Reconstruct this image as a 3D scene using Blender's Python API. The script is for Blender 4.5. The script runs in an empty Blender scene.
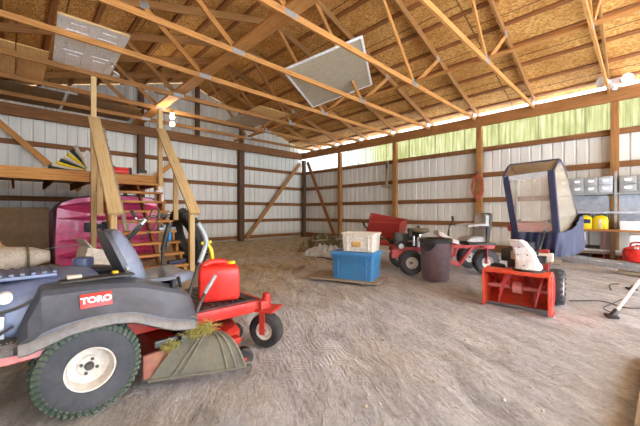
import bpy, bmesh, math, random
from mathutils import Vector as V, Matrix, noise
PI = math.pi
random.seed(7)
C = bpy.context.scene.collection
sc = bpy.context.scene

# ------------------------------------------------------------------ helpers
H = 1.1
FPX = 312.4
RX, RY = .717, -.697      # camera's right, in plan
FX, FY = .697, .717       # camera's forward, in plan
def floor_at(u, v, z=0.0):
    """where a sight line meets the height z (used to measure the ground plan)"""
    f = FPX*(H-z)/(v-213.5); r = (u-320)/FPX*f
    return (RX*r+FX*f, RY*r+FY*f)

def norm(v):
    v = V(v); return v.normalized()

def smooth_pts(pts, n=6, closed=False):
    pts = [V(p) for p in pts]; out = []; m = len(pts)
    rng = range(m if closed else m-1)
    for i in rng:
        if closed:
            p0, p1, p2, p3 = pts[(i-1) % m], pts[i], pts[(i+1) % m], pts[(i+2) % m]
        else:
            p0, p1, p2, p3 = pts[max(i-1, 0)], pts[i], pts[i+1], pts[min(i+2, m-1)]
        for k in range(n):
            t = k/n
            out.append(.5*((2*p1)+(p2-p0)*t+(2*p0-5*p1+4*p2-p3)*t*t+(3*p1-p0-3*p2+p3)*t**3))
    if not closed: out.append(pts[-1])
    return out

class MB:
    """collects shapes into one mesh"""
    def __init__(s):
        s.bm = bmesh.new(); s.uv = s.bm.loops.layers.uv.new('grain')
    def face(s, vs, uvs=None):
        try: f = s.bm.faces.new(vs)
        except ValueError: return None
        if uvs:
            for l, q in zip(f.loops, uvs): l[s.uv].uv = q
        return f
    def poly(s, pts):
        return s.face([s.bm.verts.new(p) for p in pts])
    def hexa(s, c8, L=None, axis=0):
        """8 corners, index bits x,y,z; grain along axis"""
        vs = [s.bm.verts.new(p) for p in c8]
        F = [(0,2,3,1), (4,5,7,6), (0,1,5,4), (2,6,7,3), (0,4,6,2), (1,3,7,5)]
        ro = random.uniform(0, 50); rv = random.uniform(0, 50)
        for fi, f in enumerate(F):
            uvs = []
            for i in f:
                p = V(c8[i]); b = [i & 1, (i >> 1) & 1, (i >> 2) & 1]
                dims = [(V(c8[1])-V(c8[0])).length, (V(c8[2])-V(c8[0])).length, (V(c8[4])-V(c8[0])).length]
                q = [b[k]*dims[k] for k in range(3)]
                u = q[axis]; o = [q[k] for k in range(3) if k != axis]
                uvs.append((u+ro, o[0]+o[1]+rv+fi*.31))
            s.face([vs[i] for i in f], uvs)
        return vs
    def box(s, c, size, rot=None, bev=0):
        c = V(c); h = V(size)/2; R = rot or Matrix.Identity(3)
        c8 = [c+R@V(((1 if i & 1 else -1)*h.x, (1 if i & 2 else -1)*h.y, (1 if i & 4 else -1)*h.z)) for i in range(8)]
        ax = max(range(3), key=lambda k: size[k])
        vs = s.hexa(c8, axis=ax)
        if bev: s.bevel(vs, bev)
        return vs
    def bevel(s, vs, w, seg=2):
        es = list({e for v in vs for e in v.link_edges})
        bmesh.ops.bevel(s.bm, geom=es, offset=w, segments=seg, profile=.6, affect='EDGES')
    def beam(s, p0, p1, w, h, up=(0,0,1), bev=0):
        """w sideways, h along up"""
        p0 = V(p0); p1 = V(p1); d = (p1-p0); L = d.length; d.normalize(); up = V(up)
        side = d.cross(up)
        if side.length < 1e-4: side = d.cross(V((0,1,0)))
        side.normalize(); u = side.cross(d).normalized()
        c8 = [(p1 if i & 1 else p0)+side*w/2*(1 if i & 2 else -1)+u*h/2*(1 if i & 4 else -1) for i in range(8)]
        vs = s.hexa(c8, axis=0)
        if bev: s.bevel(vs, bev)
        return vs
    def loft(s, rings, caps=True, closed=True, wrap=False):
        rv = [[s.bm.verts.new(p) for p in r] for r in rings]
        n = len(rv[0])
        R = len(rv)
        for i in range(R if wrap else R-1):
            a, b = rv[i], rv[(i+1) % R]
            for j in range(n if closed else n-1):
                k = (j+1) % n
                s.face([a[j], a[k], b[k], b[j]], [(i*.1, j*.1), (i*.1, j*.1+.1), (i*.1+.1, j*.1+.1), (i*.1+.1, j*.1)])
        if caps and closed and not wrap:
            s.face(list(reversed(rv[0]))); s.face(rv[-1])
        return rv
    def tube(s, pts, r, n=8, closed=False):
        pts = [V(p) for p in pts]; m = len(pts); rings = []
        prev = None
        for i, p in enumerate(pts):
            if closed: t = pts[(i+1) % m]-pts[i-1]
            else: t = pts[min(i+1, m-1)]-pts[max(i-1, 0)]
            if t.length < 1e-9: t = V((0,0,1))
            t.normalize()
            if prev is None:
                a = V((0,0,1)) if abs(t.z) < .9 else V((1,0,0))
                x = t.cross(a).normalized()
            else:
                x = prev-t*prev.dot(t)
                x = x.normalized() if x.length > 1e-6 else t.orthogonal().normalized()
            prev = x; y = t.cross(x)
            rr = r[i] if isinstance(r, (list, tuple)) else r
            rings.append([p+(x*math.cos(2*PI*k/n)+y*math.sin(2*PI*k/n))*rr for k in range(n)])
        s.loft(rings, caps=not closed, wrap=closed)
    def lathe(s, prof, c=(0,0,0), axis=(0,0,1), n=28, closed_prof=False):
        """prof: (radius, offset along axis)"""
        c = V(c); a = norm(axis); x = a.orthogonal().normalized(); y = a.cross(x)
        rings = []
        for k in range(n):
            t = 2*PI*k/n; d = x*math.cos(t)+y*math.sin(t)
            rings.append([c+d*r+a*o for r, o in prof])
        rv = [[s.bm.verts.new(p) for p in r] for r in rings]
        m = len(prof)
        for k in range(n):
            a_, b_ = rv[k], rv[(k+1) % n]
            for j in range(m if closed_prof else m-1):
                q = (j+1) % m
                s.face([a_[j], b_[j], b_[q], a_[q]], [(k*.1, j*.1), (k*.1+.1, j*.1), (k*.1+.1, j*.1+.1), (k*.1, j*.1+.1)])
        bmesh.ops.remove_doubles(s.bm, verts=[v for r in rv for v in r], dist=1e-5)
    def cyl(s, p0, p1, r, n=20, r1=None):
        p0 = V(p0); p1 = V(p1); L = (p1-p0).length; r1 = r if r1 is None else r1
        b = min(r*.12, .01)
        s.lathe([(0, 0), (max(r-b, .0001), 0), (r, min(b, L/3)), (r1, L-min(b, L/3)), (max(r1-b, .0001), L), (0, L)], p0, p1-p0, n)
    def prism(s, pts, d):
        """outline (3D points) pushed along d"""
        d = V(d)
        s.loft([[V(p) for p in pts], [V(p)+d for p in pts]])
    def grid(s, fn, nu, nv, uvs=1.0):
        g = [[s.bm.verts.new(fn(i/nu, j/nv)) for j in range(nv+1)] for i in range(nu+1)]
        for i in range(nu):
            for j in range(nv):
                s.face([g[i][j], g[i+1][j], g[i+1][j+1], g[i][j+1]])
        return g
    def shell(s, fn, nu, nv, th, nrm):
        """a sheet with thickness"""
        a = [[fn(i/nu, j/nv) for j in range(nv+1)] for i in range(nu+1)]
        d = V(nrm)*th
        top = [[s.bm.verts.new(V(p)+d) for p in r] for r in a]; bot = [[s.bm.verts.new(V(p)) for p in r] for r in a]
        for i in range(nu):
            for j in range(nv):
                s.face([top[i][j], top[i+1][j], top[i+1][j+1], top[i][j+1]])
                s.face([bot[i][j], bot[i][j+1], bot[i+1][j+1], bot[i+1][j]])
        for i in range(nu):
            s.face([top[i][0], bot[i][0], bot[i+1][0], top[i+1][0]])
            s.face([top[i][nv], top[i+1][nv], bot[i+1][nv], bot[i][nv]])
        for j in range(nv):
            s.face([top[0][j], top[0][j+1], bot[0][j+1], bot[0][j]])
            s.face([top[nu][j], bot[nu][j], bot[nu][j+1], top[nu][j+1]])
    def build(s, name, mat, parent=None, ang=35, at=None):
        """at: shift the mesh so that this point is the object's origin"""
        bmesh.ops.recalc_face_normals(s.bm, faces=s.bm.faces[:])
        me = bpy.data.meshes.new(name)
        if at is not None:
            bmesh.ops.translate(s.bm, verts=s.bm.verts[:], vec=-V(at))
        s.bm.to_mesh(me); s.bm.free()
        for p in me.polygons: p.use_smooth = True
        me.set_sharp_from_angle(angle=math.radians(ang))
        me.materials.append(mat)
        o = bpy.data.objects.new(name, me); C.objects.link(o)
        if parent: o.parent = parent
        elif at is not None: o.location = at
        return o

def tag(o, label=None, cat=None, group=None, kind=None):
    if label: o['label'] = label
    if cat: o['category'] = cat
    if group: o['group'] = group
    if kind: o['kind'] = kind
    return o
def thing(name, label, cat, loc=(0,0,0), rz=0, group=None, tilt=None):
    o = bpy.data.objects.new(name, None); C.objects.link(o); o.empty_display_size = .1
    o.location = loc; o.rotation_euler = tilt if tilt else (0, 0, rz)
    return tag(o, label, cat, group)
def struct(o): o['kind'] = 'structure'; return o
def dup(o, loc=None, rz=None, label=None, parent=None):
    c = o.copy(); C.objects.link(c)
    if parent: c.parent = parent
    if loc is not None: c.location = loc
    if rz is not None: c.rotation_euler = (0, 0, rz)
    if label: c['label'] = label
    for ch in list(o.children): dup(ch, parent=c)
    return c
def rotz(a): return Matrix.Rotation(a, 3, 'Z')
def rotx(a): return Matrix.Rotation(a, 3, 'X')
def roty(a): return Matrix.Rotation(a, 3, 'Y')

# ------------------------------------------------------------------ materials
def srgb(r, g, b):
    f = lambda c: (c/255/12.92) if c/255 <= .04045 else ((c/255+.055)/1.055)**2.4
    return (f(r), f(g), f(b), 1)
def new_mat(name):
    m = bpy.data.materials.new(name); m.use_nodes = True
    nt = m.node_tree; return m, nt, nt.nodes, nt.links, nt.nodes['Principled BSDF']
def node(nt, t, **k):
    n = nt.nodes.new(t)
    for a, v in k.items():
        if a in n.inputs: n.inputs[a].default_value = v
        else: setattr(n, a, v)
    return n
def ramp(nt, fac, stops):
    r = nt.nodes.new('ShaderNodeValToRGB'); e = r.color_ramp.elements
    e[0].position, e[0].color = stops[0]; e[1].position, e[1].color = stops[-1]
    for p, c in stops[1:-1]:
        q = e.new(p); q.color = c
    nt.links.new(fac, r.inputs['Fac']); return r.outputs['Color']
def mixc(nt, fac, a, b, mode='MIX'):
    n = nt.nodes.new('ShaderNodeMix'); n.data_type = 'RGBA'; n.blend_type = mode
    for s, k in ((fac, 0), (a, 6), (b, 7)):
        if hasattr(s, 'is_linked') or hasattr(s, 'links'): nt.links.new(s, n.inputs[k])
        else: n.inputs[k].default_value = s
    return n.outputs[2]
def tint(c, k): return (min(c[0]*k, 1), min(c[1]*k, 1), min(c[2]*k, 1), 1)

def plain(name, col, rough=.5, metal=0, dirt=.35, dirtcol=(150,135,112), scale=6, bump=.15, spec=.5, coat=0):
    """paint, plastic, rubber: colour with mottling and dust in patches"""
    m, nt, N, L, b = new_mat(name); c = srgb(*col)
    tc = node(nt, 'ShaderNodeTexCoord')
    n1 = node(nt, 'ShaderNodeTexNoise', Scale=scale, Detail=6.0, Roughness=.65); L.new(tc.outputs['Object'], n1.inputs['Vector'])
    n2 = node(nt, 'ShaderNodeTexNoise', Scale=scale*5, Detail=4.0); L.new(tc.outputs['Object'], n2.inputs['Vector'])
    base = ramp(nt, n2.outputs['Fac'], [(.3, tint(c, .82)), (.7, tint(c, 1.15))])
    if dirt > 0:
        mask = ramp(nt, n1.outputs['Fac'], [(.42, (0,0,0,1)), (.75, (dirt,)*3+(1,))])
        base = mixc(nt, mask, base, srgb(*dirtcol))
    L.new(base, b.inputs['Base Color'])
    rr = ramp(nt, n1.outputs['Fac'], [(.35, (rough*.85,)*3+(1,)), (.7, (min(rough*1.25, 1),)*3+(1,))]); L.new(rr, b.inputs['Roughness'])
    b.inputs['Metallic'].default_value = metal; b.inputs['Specular IOR Level'].default_value = spec
    b.inputs['Coat Weight'].default_value = coat
    if bump:
        bp = node(nt, 'ShaderNodeBump', Strength=bump, Distance=.01); L.new(n2.outputs['Fac'], bp.inputs['Height']); L.new(bp.outputs[0], b.inputs['Normal'])
    return m

def wood(name, light, dark, rough=.75, knots=.55, wear=.25, wearcol=(120,95,65)):
    """sawn timber; grain follows the mesh's own length coordinate"""
    m, nt, N, L, b = new_mat(name); a, d = srgb(*light), srgb(*dark)
    uv = node(nt, 'ShaderNodeUVMap', uv_map='grain')
    mp = node(nt, 'ShaderNodeMapping'); mp.inputs['Scale'].default_value = (1.2, 26, 1); L.new(uv.outputs[0], mp.inputs[0])
    n = node(nt, 'ShaderNodeTexNoise', Scale=1.6, Detail=7.0, Roughness=.6, Distortion=.6); L.new(mp.outputs[0], n.inputs['Vector'])
    base = ramp(nt, n.outputs['Fac'], [(.28, d), (.5, tint(mix3(a, d, .35), 1)), (.72, a)])
    mp2 = node(nt, 'ShaderNodeMapping'); mp2.inputs['Scale'].default_value = (1.3, 7, 1); L.new(uv.outputs[0], mp2.inputs[0])
    vo = node(nt, 'ShaderNodeTexVoronoi', Scale=1.1); L.new(mp2.outputs[0], vo.inputs['Vector'])
    k = ramp(nt, vo.outputs['Distance'], [(.05, (knots,)*3+(1,)), (.14, (0,0,0,1))])
    base = mixc(nt, k, base, tint(d, .45))
    tc = node(nt, 'ShaderNodeTexCoord'); n3 = node(nt, 'ShaderNodeTexNoise', Scale=1.7, Detail=5.0); L.new(tc.outputs['Object'], n3.inputs['Vector'])
    w = ramp(nt, n3.outputs['Fac'], [(.4, (0,0,0,1)), (.72, (wear,)*3+(1,))])
    base = mixc(nt, w, base, srgb(*wearcol))
    L.new(base, b.inputs['Base Color']); b.inputs['Roughness'].default_value = rough; b.inputs['Specular IOR Level'].default_value = .25
    bp = node(nt, 'ShaderNodeBump', Strength=.25, Distance=.004); L.new(n.outputs['Fac'], bp.inputs['Height']); L.new(bp.outputs[0], b.inputs['Normal'])
    return m
def mix3(a, b, t): return tuple(a[i]*(1-t)+b[i]*t for i in range(3))+(1,)

def osb(name):
    m, nt, N, L, b = new_mat(name)
    tc = node(nt, 'ShaderNodeTexCoord')
    mp = node(nt, 'ShaderNodeMapping'); mp.inputs['Scale'].default_value = (58, 24, 1); L.new(tc.outputs['Object'], mp.inputs[0])
    wv = node(nt, 'ShaderNodeTexNoise', Scale=5.0, Detail=2.0); L.new(tc.outputs['Object'], wv.inputs['Vector'])
    ad = node(nt, 'ShaderNodeVectorMath', operation='MULTIPLY_ADD'); L.new(wv.outputs['Color'], ad.inputs[0]); ad.inputs[1].default_value = (2.5, 2.5, 0); L.new(mp.outputs[0], ad.inputs[2])
    vo = node(nt, 'ShaderNodeTexVoronoi', Scale=1.0, Randomness=1.0); L.new(ad.outputs[0], vo.inputs['Vector'])
    hs = node(nt, 'ShaderNodeSeparateColor'); L.new(vo.outputs['Color'], hs.inputs[0])
    base = ramp(nt, hs.outputs[0], [(0, srgb(160,110,52)), (.3, srgb(188,136,70)), (.65, srgb(206,156,88)), (1, srgb(224,180,114))])
    n = node(nt, 'ShaderNodeTexNoise', Scale=1.1, Detail=5.0); L.new(tc.outputs['Object'], n.inputs['Vector'])
    st = ramp(nt, n.outputs['Fac'], [(.42, (0,0,0,1)), (.7, (.55,.55,.55,1))])
    base = mixc(nt, st, base, srgb(150,98,44))
    # sheet joints: 1.22 m along the slope, 2.44 along the ridge
    br = node(nt, 'ShaderNodeTexBrick', offset=.5, Scale=1.0); br.inputs['Mortar Size'].default_value = .012; br.inputs['Brick Width'].default_value = 1.22; br.inputs['Row Height'].default_value = 2.44
    br.inputs['Color1'].default_value = (0,0,0,1); br.inputs['Color2'].default_value = (0,0,0,1); br.inputs['Mortar'].default_value = (.8,.8,.8,1)
    L.new(tc.outputs['Object'], br.inputs['Vector'])
    base = mixc(nt, br.outputs['Color'], base, srgb(70,44,22))
    L.new(base, b.inputs['Base Color']); b.inputs['Roughness'].default_value = .8; b.inputs['Specular IOR Level'].default_value = .2
    return m

def steel_sheet(name, col, streak=.3, stc=(120,110,98)):
    m, nt, N, L, b = new_mat(name); c = srgb(*col)
    tc = node(nt, 'ShaderNodeTexCoord')
    mp = node(nt, 'ShaderNodeMapping'); mp.inputs['Scale'].default_value = (5, 5, .5); L.new(tc.outputs['Object'], mp.inputs[0])
    n = node(nt, 'ShaderNodeTexNoise', Scale=1.5, Detail=6.0); L.new(mp.outputs[0], n.inputs['Vector'])
    k = ramp(nt, n.outputs['Fac'], [(.4, (0,0,0,1)), (.75, (streak,)*3+(1,))])
    sx = node(nt, 'ShaderNodeSeparateXYZ'); L.new(tc.outputs['Object'], sx.inputs[0])
    lo = ramp(nt, sx.outputs['Z'], [(.0, (.65,.65,.65,1)), (.35, (0,0,0,1))])     # splashed soil along the foot
    base = mixc(nt, k, c, srgb(*stc)); base = mixc(nt, lo, base, srgb(138,118,92))
    L.new(base, b.inputs['Base Color']); b.inputs['Roughness'].default_value = .42; b.inputs['Specular IOR Level'].default_value = .5
    return m

def dirt_mat():
    m, nt, N, L, b = new_mat('dirt')
    tc = node(nt, 'ShaderNodeTexCoord'); P = tc.outputs['Object']
    big = node(nt, 'ShaderNodeTexNoise', Scale=.55, Detail=6.0, Roughness=.6, Distortion=.4); L.new(P, big.inputs['Vector'])
    mp0 = node(nt, 'ShaderNodeMapping'); mp0.inputs['Rotation'].default_value = (0, 0, math.radians(-58)); L.new(P, mp0.inputs[0])
    mp = node(nt, 'ShaderNodeMapping'); mp.inputs['Scale'].default_value = (1.3, 4.2, 1); L.new(mp0.outputs[0], mp.inputs[0])
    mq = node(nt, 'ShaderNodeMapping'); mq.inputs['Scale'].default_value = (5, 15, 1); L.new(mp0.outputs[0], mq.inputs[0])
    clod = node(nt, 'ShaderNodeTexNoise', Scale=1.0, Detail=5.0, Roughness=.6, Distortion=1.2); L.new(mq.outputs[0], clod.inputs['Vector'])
    streak = node(nt, 'ShaderNodeTexNoise', Scale=1.3, Detail=8.0, Roughness=.68, Distortion=.7); L.new(mp.outputs[0], streak.inputs['Vector'])
    fine = node(nt, 'ShaderNodeTexNoise', Scale=24, Detail=8.0, Roughness=.75); L.new(P, fine.inputs['Vector'])
    grey = ramp(nt, streak.outputs['Fac'], [(.3, srgb(184,184,190)), (.5, srgb(218,219,225)), (.66, srgb(240,241,246))])
    tan = ramp(nt, streak.outputs['Fac'], [(.3, srgb(160,142,108)), (.5, srgb(200,182,146)), (.7, srgb(222,207,174))])
    # the soil turns from pale dust by the doorway to brown clay at the back and left
    sx = node(nt, 'ShaderNodeSeparateXYZ'); L.new(P, sx.inputs[0])
    a = node(nt, 'ShaderNodeMath', operation='MULTIPLY_ADD'); L.new(sx.outputs['Y'], a.inputs[0]); a.inputs[1].default_value = .17; a.inputs[2].default_value = -.30
    a2 = node(nt, 'ShaderNodeMath', operation='MULTIPLY_ADD'); L.new(sx.outputs['X'], a2.inputs[0]); a2.inputs[1].default_value = -.055; L.new(a.outputs[0], a2.inputs[2])
    s = node(nt, 'ShaderNodeMath', operation='MULTIPLY_ADD'); L.new(big.outputs['Fac'], s.inputs[0]); s.inputs[1].default_value = 1.6; 
    s2 = node(nt, 'ShaderNodeMath', operation='ADD'); L.new(a2.outputs[0], s2.inputs[0]); s2.inputs[1].default_value = -.55; L.new(s2.outputs[0], s.inputs[2])
    mask = ramp(nt, s.outputs[0], [(.1, (0,0,0,1)), (.75, (1,1,1,1))])
    base = mixc(nt, mask, grey, tan)
    fm = ramp(nt, fine.outputs['Fac'], [(.35, (.66,.66,.66,1)), (.62, (1.0,1.0,1.0,1))]); base = mixc(nt, .8, base, fm, 'MULTIPLY')  # low spots of the grit darkened in the colour as small shadows
    cm = ramp(nt, clod.outputs['Fac'], [(.34, (.74,.72,.69,1)), (.46, (1,1,1,1))]); base = mixc(nt, .65, base, cm, 'MULTIPLY')  # dust tone, plus rut hollows darkened in the colour as painted shade
    stone = node(nt, 'ShaderNodeTexVoronoi', Scale=9.0); L.new(P, stone.inputs['Vector'])
    sm = ramp(nt, stone.outputs['Distance'], [(.05, (.8,.8,.8,1)), (.09, (0,0,0,1))]); base = mixc(nt, sm, base, srgb(205,198,190))
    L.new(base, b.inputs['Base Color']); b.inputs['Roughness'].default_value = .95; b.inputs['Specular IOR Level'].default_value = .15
    # tyre treads pressed into the dust: chevron ripples in bands along the way in
    sep = node(nt, 'ShaderNodeSeparateXYZ'); mp3 = node(nt, 'ShaderNodeMapping'); mp3.inputs['Rotation'].default_value = (0, 0, math.radians(-12)); L.new(P, mp3.inputs[0]); L.new(mp3.outputs[0], sep.inputs[0])
    pp = node(nt, 'ShaderNodeMath', operation='PINGPONG'); L.new(sep.outputs['Y'], pp.inputs[0]); pp.inputs[1].default_value = .11
    cmb = node(nt, 'ShaderNodeMath', operation='MULTIPLY_ADD'); L.new(pp.outputs[0], cmb.inputs[0]); cmb.inputs[1].default_value = .7; L.new(sep.outputs['X'], cmb.inputs[2])
    dist = node(nt, 'ShaderNodeMath', operation='MULTIPLY_ADD'); L.new(big.outputs['Fac'], dist.inputs[0]); dist.inputs[1].default_value = .3; L.new(cmb.outputs[0], dist.inputs[2])
    sn = node(nt, 'ShaderNodeMath', operation='MULTIPLY'); L.new(dist.outputs[0], sn.inputs[0]); sn.inputs[1].default_value = 150
    sn2 = node(nt, 'ShaderNodeMath', operation='SINE'); L.new(sn.outputs[0], sn2.inputs[0])
    bandn = node(nt, 'ShaderNodeTexNoise', Scale=1.1, Detail=2.0); L.new(mp3.outputs[0], bandn.inputs['Vector'])
    bm_ = ramp(nt, bandn.outputs['Fac'], [(.5, (0,0,0,1)), (.58, (1,1,1,1))])
    tr = node(nt, 'ShaderNodeMath', operation='MULTIPLY'); L.new(sn2.outputs[0], tr.inputs[0]); L.new(bm_, tr.inputs[1])
    hsum = node(nt, 'ShaderNodeMath', operation='MULTIPLY_ADD'); L.new(tr.outputs[0], hsum.inputs[0]); hsum.inputs[1].default_value = .10; L.new(streak.outputs['Fac'], hsum.inputs[2])
    h2 = node(nt, 'ShaderNodeMath', operation='MULTIPLY_ADD'); L.new(fine.outputs['Fac'], h2.inputs[0]); h2.inputs[1].default_value = .9; L.new(hsum.outputs[0], h2.inputs[2])
    h3 = node(nt, 'ShaderNodeMath', operation='MULTIPLY_ADD'); L.new(clod.outputs['Fac'], h3.inputs[0]); h3.inputs[1].default_value = 1.0; L.new(h2.outputs[0], h3.inputs[2])
    bp = node(nt, 'ShaderNodeBump', Strength=.9, Distance=.05); L.new(h3.outputs[0], bp.inputs['Height']); L.new(bp.outputs[0], b.inputs['Normal'])
    return m

def fibreglass():
    m, nt, N, L, b = new_mat('fibreglass')
    tc = node(nt, 'ShaderNodeTexCoord')
    n = node(nt, 'ShaderNodeTexNoise', Scale=1.6, Detail=6.0); L.new(tc.outputs['Object'], n.inputs['Vector'])
    mp = node(nt, 'ShaderNodeMapping'); mp.inputs['Scale'].default_value = (1, 7, .8); L.new(tc.outputs['Object'], mp.inputs[0])
    n2 = node(nt, 'ShaderNodeTexNoise', Scale=2.0, Detail=4.0); L.new(mp.outputs[0], n2.inputs['Vector'])
    sx = node(nt, 'ShaderNodeSeparateXYZ'); L.new(tc.outputs['Object'], sx.inputs[0])
    c1 = ramp(nt, n2.outputs['Fac'], [(.3, srgb(92,90,54)), (.5, srgb(110,106,70)), (.7, srgb(122,118,88))])
    pale = node(nt, 'ShaderNodeMath', operation='MULTIPLY_ADD'); L.new(sx.outputs['Y'], pale.inputs[0]); pale.inputs[1].default_value = .35; pale.inputs[2].default_value = -2.35   # newer clear sheets at the far end
    base = mixc(nt, ramp(nt, pale.outputs[0], [(0, (0,0,0,1)), (.6, (1,1,1,1))]), c1, srgb(150,154,150))
    st = ramp(nt, n.outputs['Fac'], [(.5, (0,0,0,1)), (.7, (.5,.5,.5,1))]); base = mixc(nt, st, base, srgb(78,80,36))
    fr = node(nt, 'ShaderNodeMath', operation='PINGPONG'); L.new(sx.outputs['Y'], fr.inputs[0]); fr.inputs[1].default_value = .46
    lap = ramp(nt, fr.outputs[0], [(.012, (.5,.5,.42,1)), (.03, (1,1,1,1))]); base = mixc(nt, 1.0, base, lap, 'MULTIPLY')
    tl = node(nt, 'ShaderNodeBsdfTranslucent'); L.new(base, tl.inputs['Color'])
    df = node(nt, 'ShaderNodeBsdfDiffuse'); L.new(base, df.inputs['Color'])
    mx = node(nt, 'ShaderNodeMixShader'); mx.inputs[0].default_value = .75; L.new(df.outputs[0], mx.inputs[1]); L.new(tl.outputs[0], mx.inputs[2])
    L.new(mx.outputs[0], N['Material Output'].inputs['Surface']); N.remove(b)
    return m

def vinyl(name, col, trans):
    m, nt, N, L, b = new_mat(name)
    t = node(nt, 'ShaderNodeBsdfTransparent'); t.inputs['Color'].default_value = (1,1,1,1)
    g = node(nt, 'ShaderNodeBsdfPrincipled'); g.inputs['Base Color'].default_value = srgb(*col); g.inputs['Roughness'].default_value = .25
    tc = node(nt, 'ShaderNodeTexCoord'); n = node(nt, 'ShaderNodeTexNoise', Scale=4.0, Detail=4.0); L.new(tc.outputs['Object'], n.inputs['Vector'])
    f = ramp(nt, n.outputs['Fac'], [(.3, (1-trans,)*3+(1,)), (.7, (min(1.0, 1.25-trans),)*3+(1,))])
    bp = node(nt, 'ShaderNodeBump', Strength=.5, Distance=.02); L.new(n.outputs['Fac'], bp.inputs['Height']); L.new(bp.outputs[0], g.inputs['Normal'])
    mx = node(nt, 'ShaderNodeMixShader'); L.new(f, mx.inputs[0]); L.new(t.outputs[0], mx.inputs[1]); L.new(g.outputs[0], mx.inputs[2])
    L.new(mx.outputs[0], N['Material Output'].inputs['Surface']); N.remove(b)
    return m

M = {}
M['pine'] = wood('pine', (210,152,86), (158,100,48))
M['pine_dark'] = wood('pine_dark', (164,106,58), (104,62,32), wear=.3, wearcol=(96,66,42))
M['pine_pale'] = wood('pine_pale', (226,196,142), (190,150,96), wear=.15)
M['girt'] = wood('girt_timber', (148,102,62), (98,64,38), wear=.3, wearcol=(88,62,44))
M['header'] = wood('header_timber', (176,120,68), (124,80,42), wear=.3, wearcol=(104,74,46))
M['post'] = wood('treated_post', (178,126,72), (124,82,44), wear=.35, wearcol=(110,88,58))
M['post_dark'] = wood('old_treated_post', (112,82,58), (70,50,36), wear=.35, wearcol=(84,72,60))
M['ply'] = wood('plywood', (226,186,124), (196,148,88), knots=.3, wear=.2)
M['grey_wood'] = wood('weathered_wood', (172,156,134), (120,104,86), wear=.3, wearcol=(150,140,125))
M['dusty_red'] = plain('dusty_red_paint', (214,134,130), .6, dirt=.6, dirtcol=(206,170,162))
M['osb'] = osb('oriented_strand_board')
M['clad'] = steel_sheet('white_sheet_metal', (218,217,208), .35, (170,164,152))
M['dirt'] = dirt_mat()
M['fibre'] = fibreglass()
M['white_paint'] = plain('white_paint', (240,240,240), .45, dirt=.05, bump=.02)
M['galv'] = plain('galvanised_steel', (170,174,178), .4, .7, dirt=.2)
M['chrome'] = plain('chrome', (210,212,216), .15, 1, dirt=.05, bump=0)
M['red'] = plain('red_paint', (196,44,34), .38, dirt=.35, dirtcol=(150,110,90))
M['bright_red'] = plain('red_plastic', (222,40,30), .38, dirt=.12, bump=.03)
M['orange_red'] = plain('orange_red_paint', (226,72,38), .42, dirt=.5, dirtcol=(196,140,120))
M['faded_red'] = plain('faded_red_paint', (196,60,66), .5, dirt=.5, dirtcol=(190,140,130))
M['dark_red'] = plain('dark_red_paint', (150,38,28), .5, dirt=.4, dirtcol=(110,60,40))
M['fender'] = plain('dark_grey_plastic', (74,78,88), .44, dirt=.45, dirtcol=(122,124,132), scale=4, spec=.6)
M['lip'] = plain('dusty_grey_plastic', (122,120,120), .6, dirt=.6, dirtcol=(160,152,140), scale=9)
M['hood'] = plain('sky_tinted_grey_plastic', (98,112,148), .36, dirt=.45, dirtcol=(140,144,160), scale=5, spec=.7)  # dark grey plastic with the blue sky's reflection painted into its colour
M['seat'] = plain('grey_vinyl', (118,127,148), .45, dirt=.2, scale=5, bump=.05)
M['rubber'] = plain('black_rubber', (36,37,39), .75, dirt=.45, dirtcol=(120,112,102), scale=8)
M['tread'] = plain('green_black_rubber', (74,90,74), .8, dirt=.5, dirtcol=(122,134,112), scale=8)
M['sidewall'] = plain('grey_black_rubber', (62,64,70), .75, dirt=.5, dirtcol=(108,108,112), scale=6)
M['black'] = plain('black_plastic', (30,31,34), .5, dirt=.25)
M['black_metal'] = plain('black_metal', (42,42,44), .5, .3, dirt=.35)
M['flap'] = plain('dusty_grey_rubber', (112,110,98), .8, dirt=.6, dirtcol=(142,136,114), scale=7)
M['rim'] = plain('cream_rim', (216,210,200), .4, dirt=.3, dirtcol=(168,140,104))
M['navy'] = plain('navy_fabric', (32,36,70), .55, dirt=.25, dirtcol=(90,94,120), scale=5, bump=.2)
M['magenta'] = plain('magenta_gelcoat', (232,72,132), .3, dirt=.35, dirtcol=(200,110,120), scale=2.5, bump=.02, coat=.3)
M['brown_board'] = plain('brown_hardboard', (112,84,50), .7, dirt=.3, dirtcol=(92,72,46), scale=2)
M['blue'] = plain('blue_plastic', (62,132,186), .42, dirt=.15, bump=.03)
M['beige'] = plain('beige_plastic', (224,216,204), .5, dirt=.08, dirtcol=(196,172,140), scale=5, bump=.03)
M['bin'] = plain('purple_brown_plastic', (112,92,100), .5, dirt=.55, dirtcol=(134,110,108), scale=4)
M['yellow'] = plain('yellow_plastic', (236,208,24), .4, dirt=.15, bump=.03)
M['steel_grey'] = plain('grey_enamel', (160,164,164), .45, .2, dirt=.3, dirtcol=(120,120,118))
M['panel_grey'] = plain('pale_grey_panel', (186,190,198), .5, .1, dirt=.3, dirtcol=(150,150,158), scale=2)
M['bright_metal'] = plain('bright_metal', (196,204,216), .35, .2, dirt=.1)
M['tarp'] = plain('pale_tarp', (196,198,200), .6, dirt=.4, dirtcol=(96,110,130), scale=5, bump=.3)
M['olive'] = plain('olive_canvas', (116,104,76), .85, dirt=.7, dirtcol=(58,50,38), scale=6, bump=.4)
M['canvas'] = plain('cream_canvas', (206,196,180), .85, dirt=.4, dirtcol=(140,128,112), scale=7, bump=.3)
M['carton'] = plain('cardboard', (196,160,110), .85, dirt=.25)
M['deck_dust'] = plain('dusty_brown_red', (150,92,76), .7, dirt=.6, dirtcol=(160,132,104))
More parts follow.
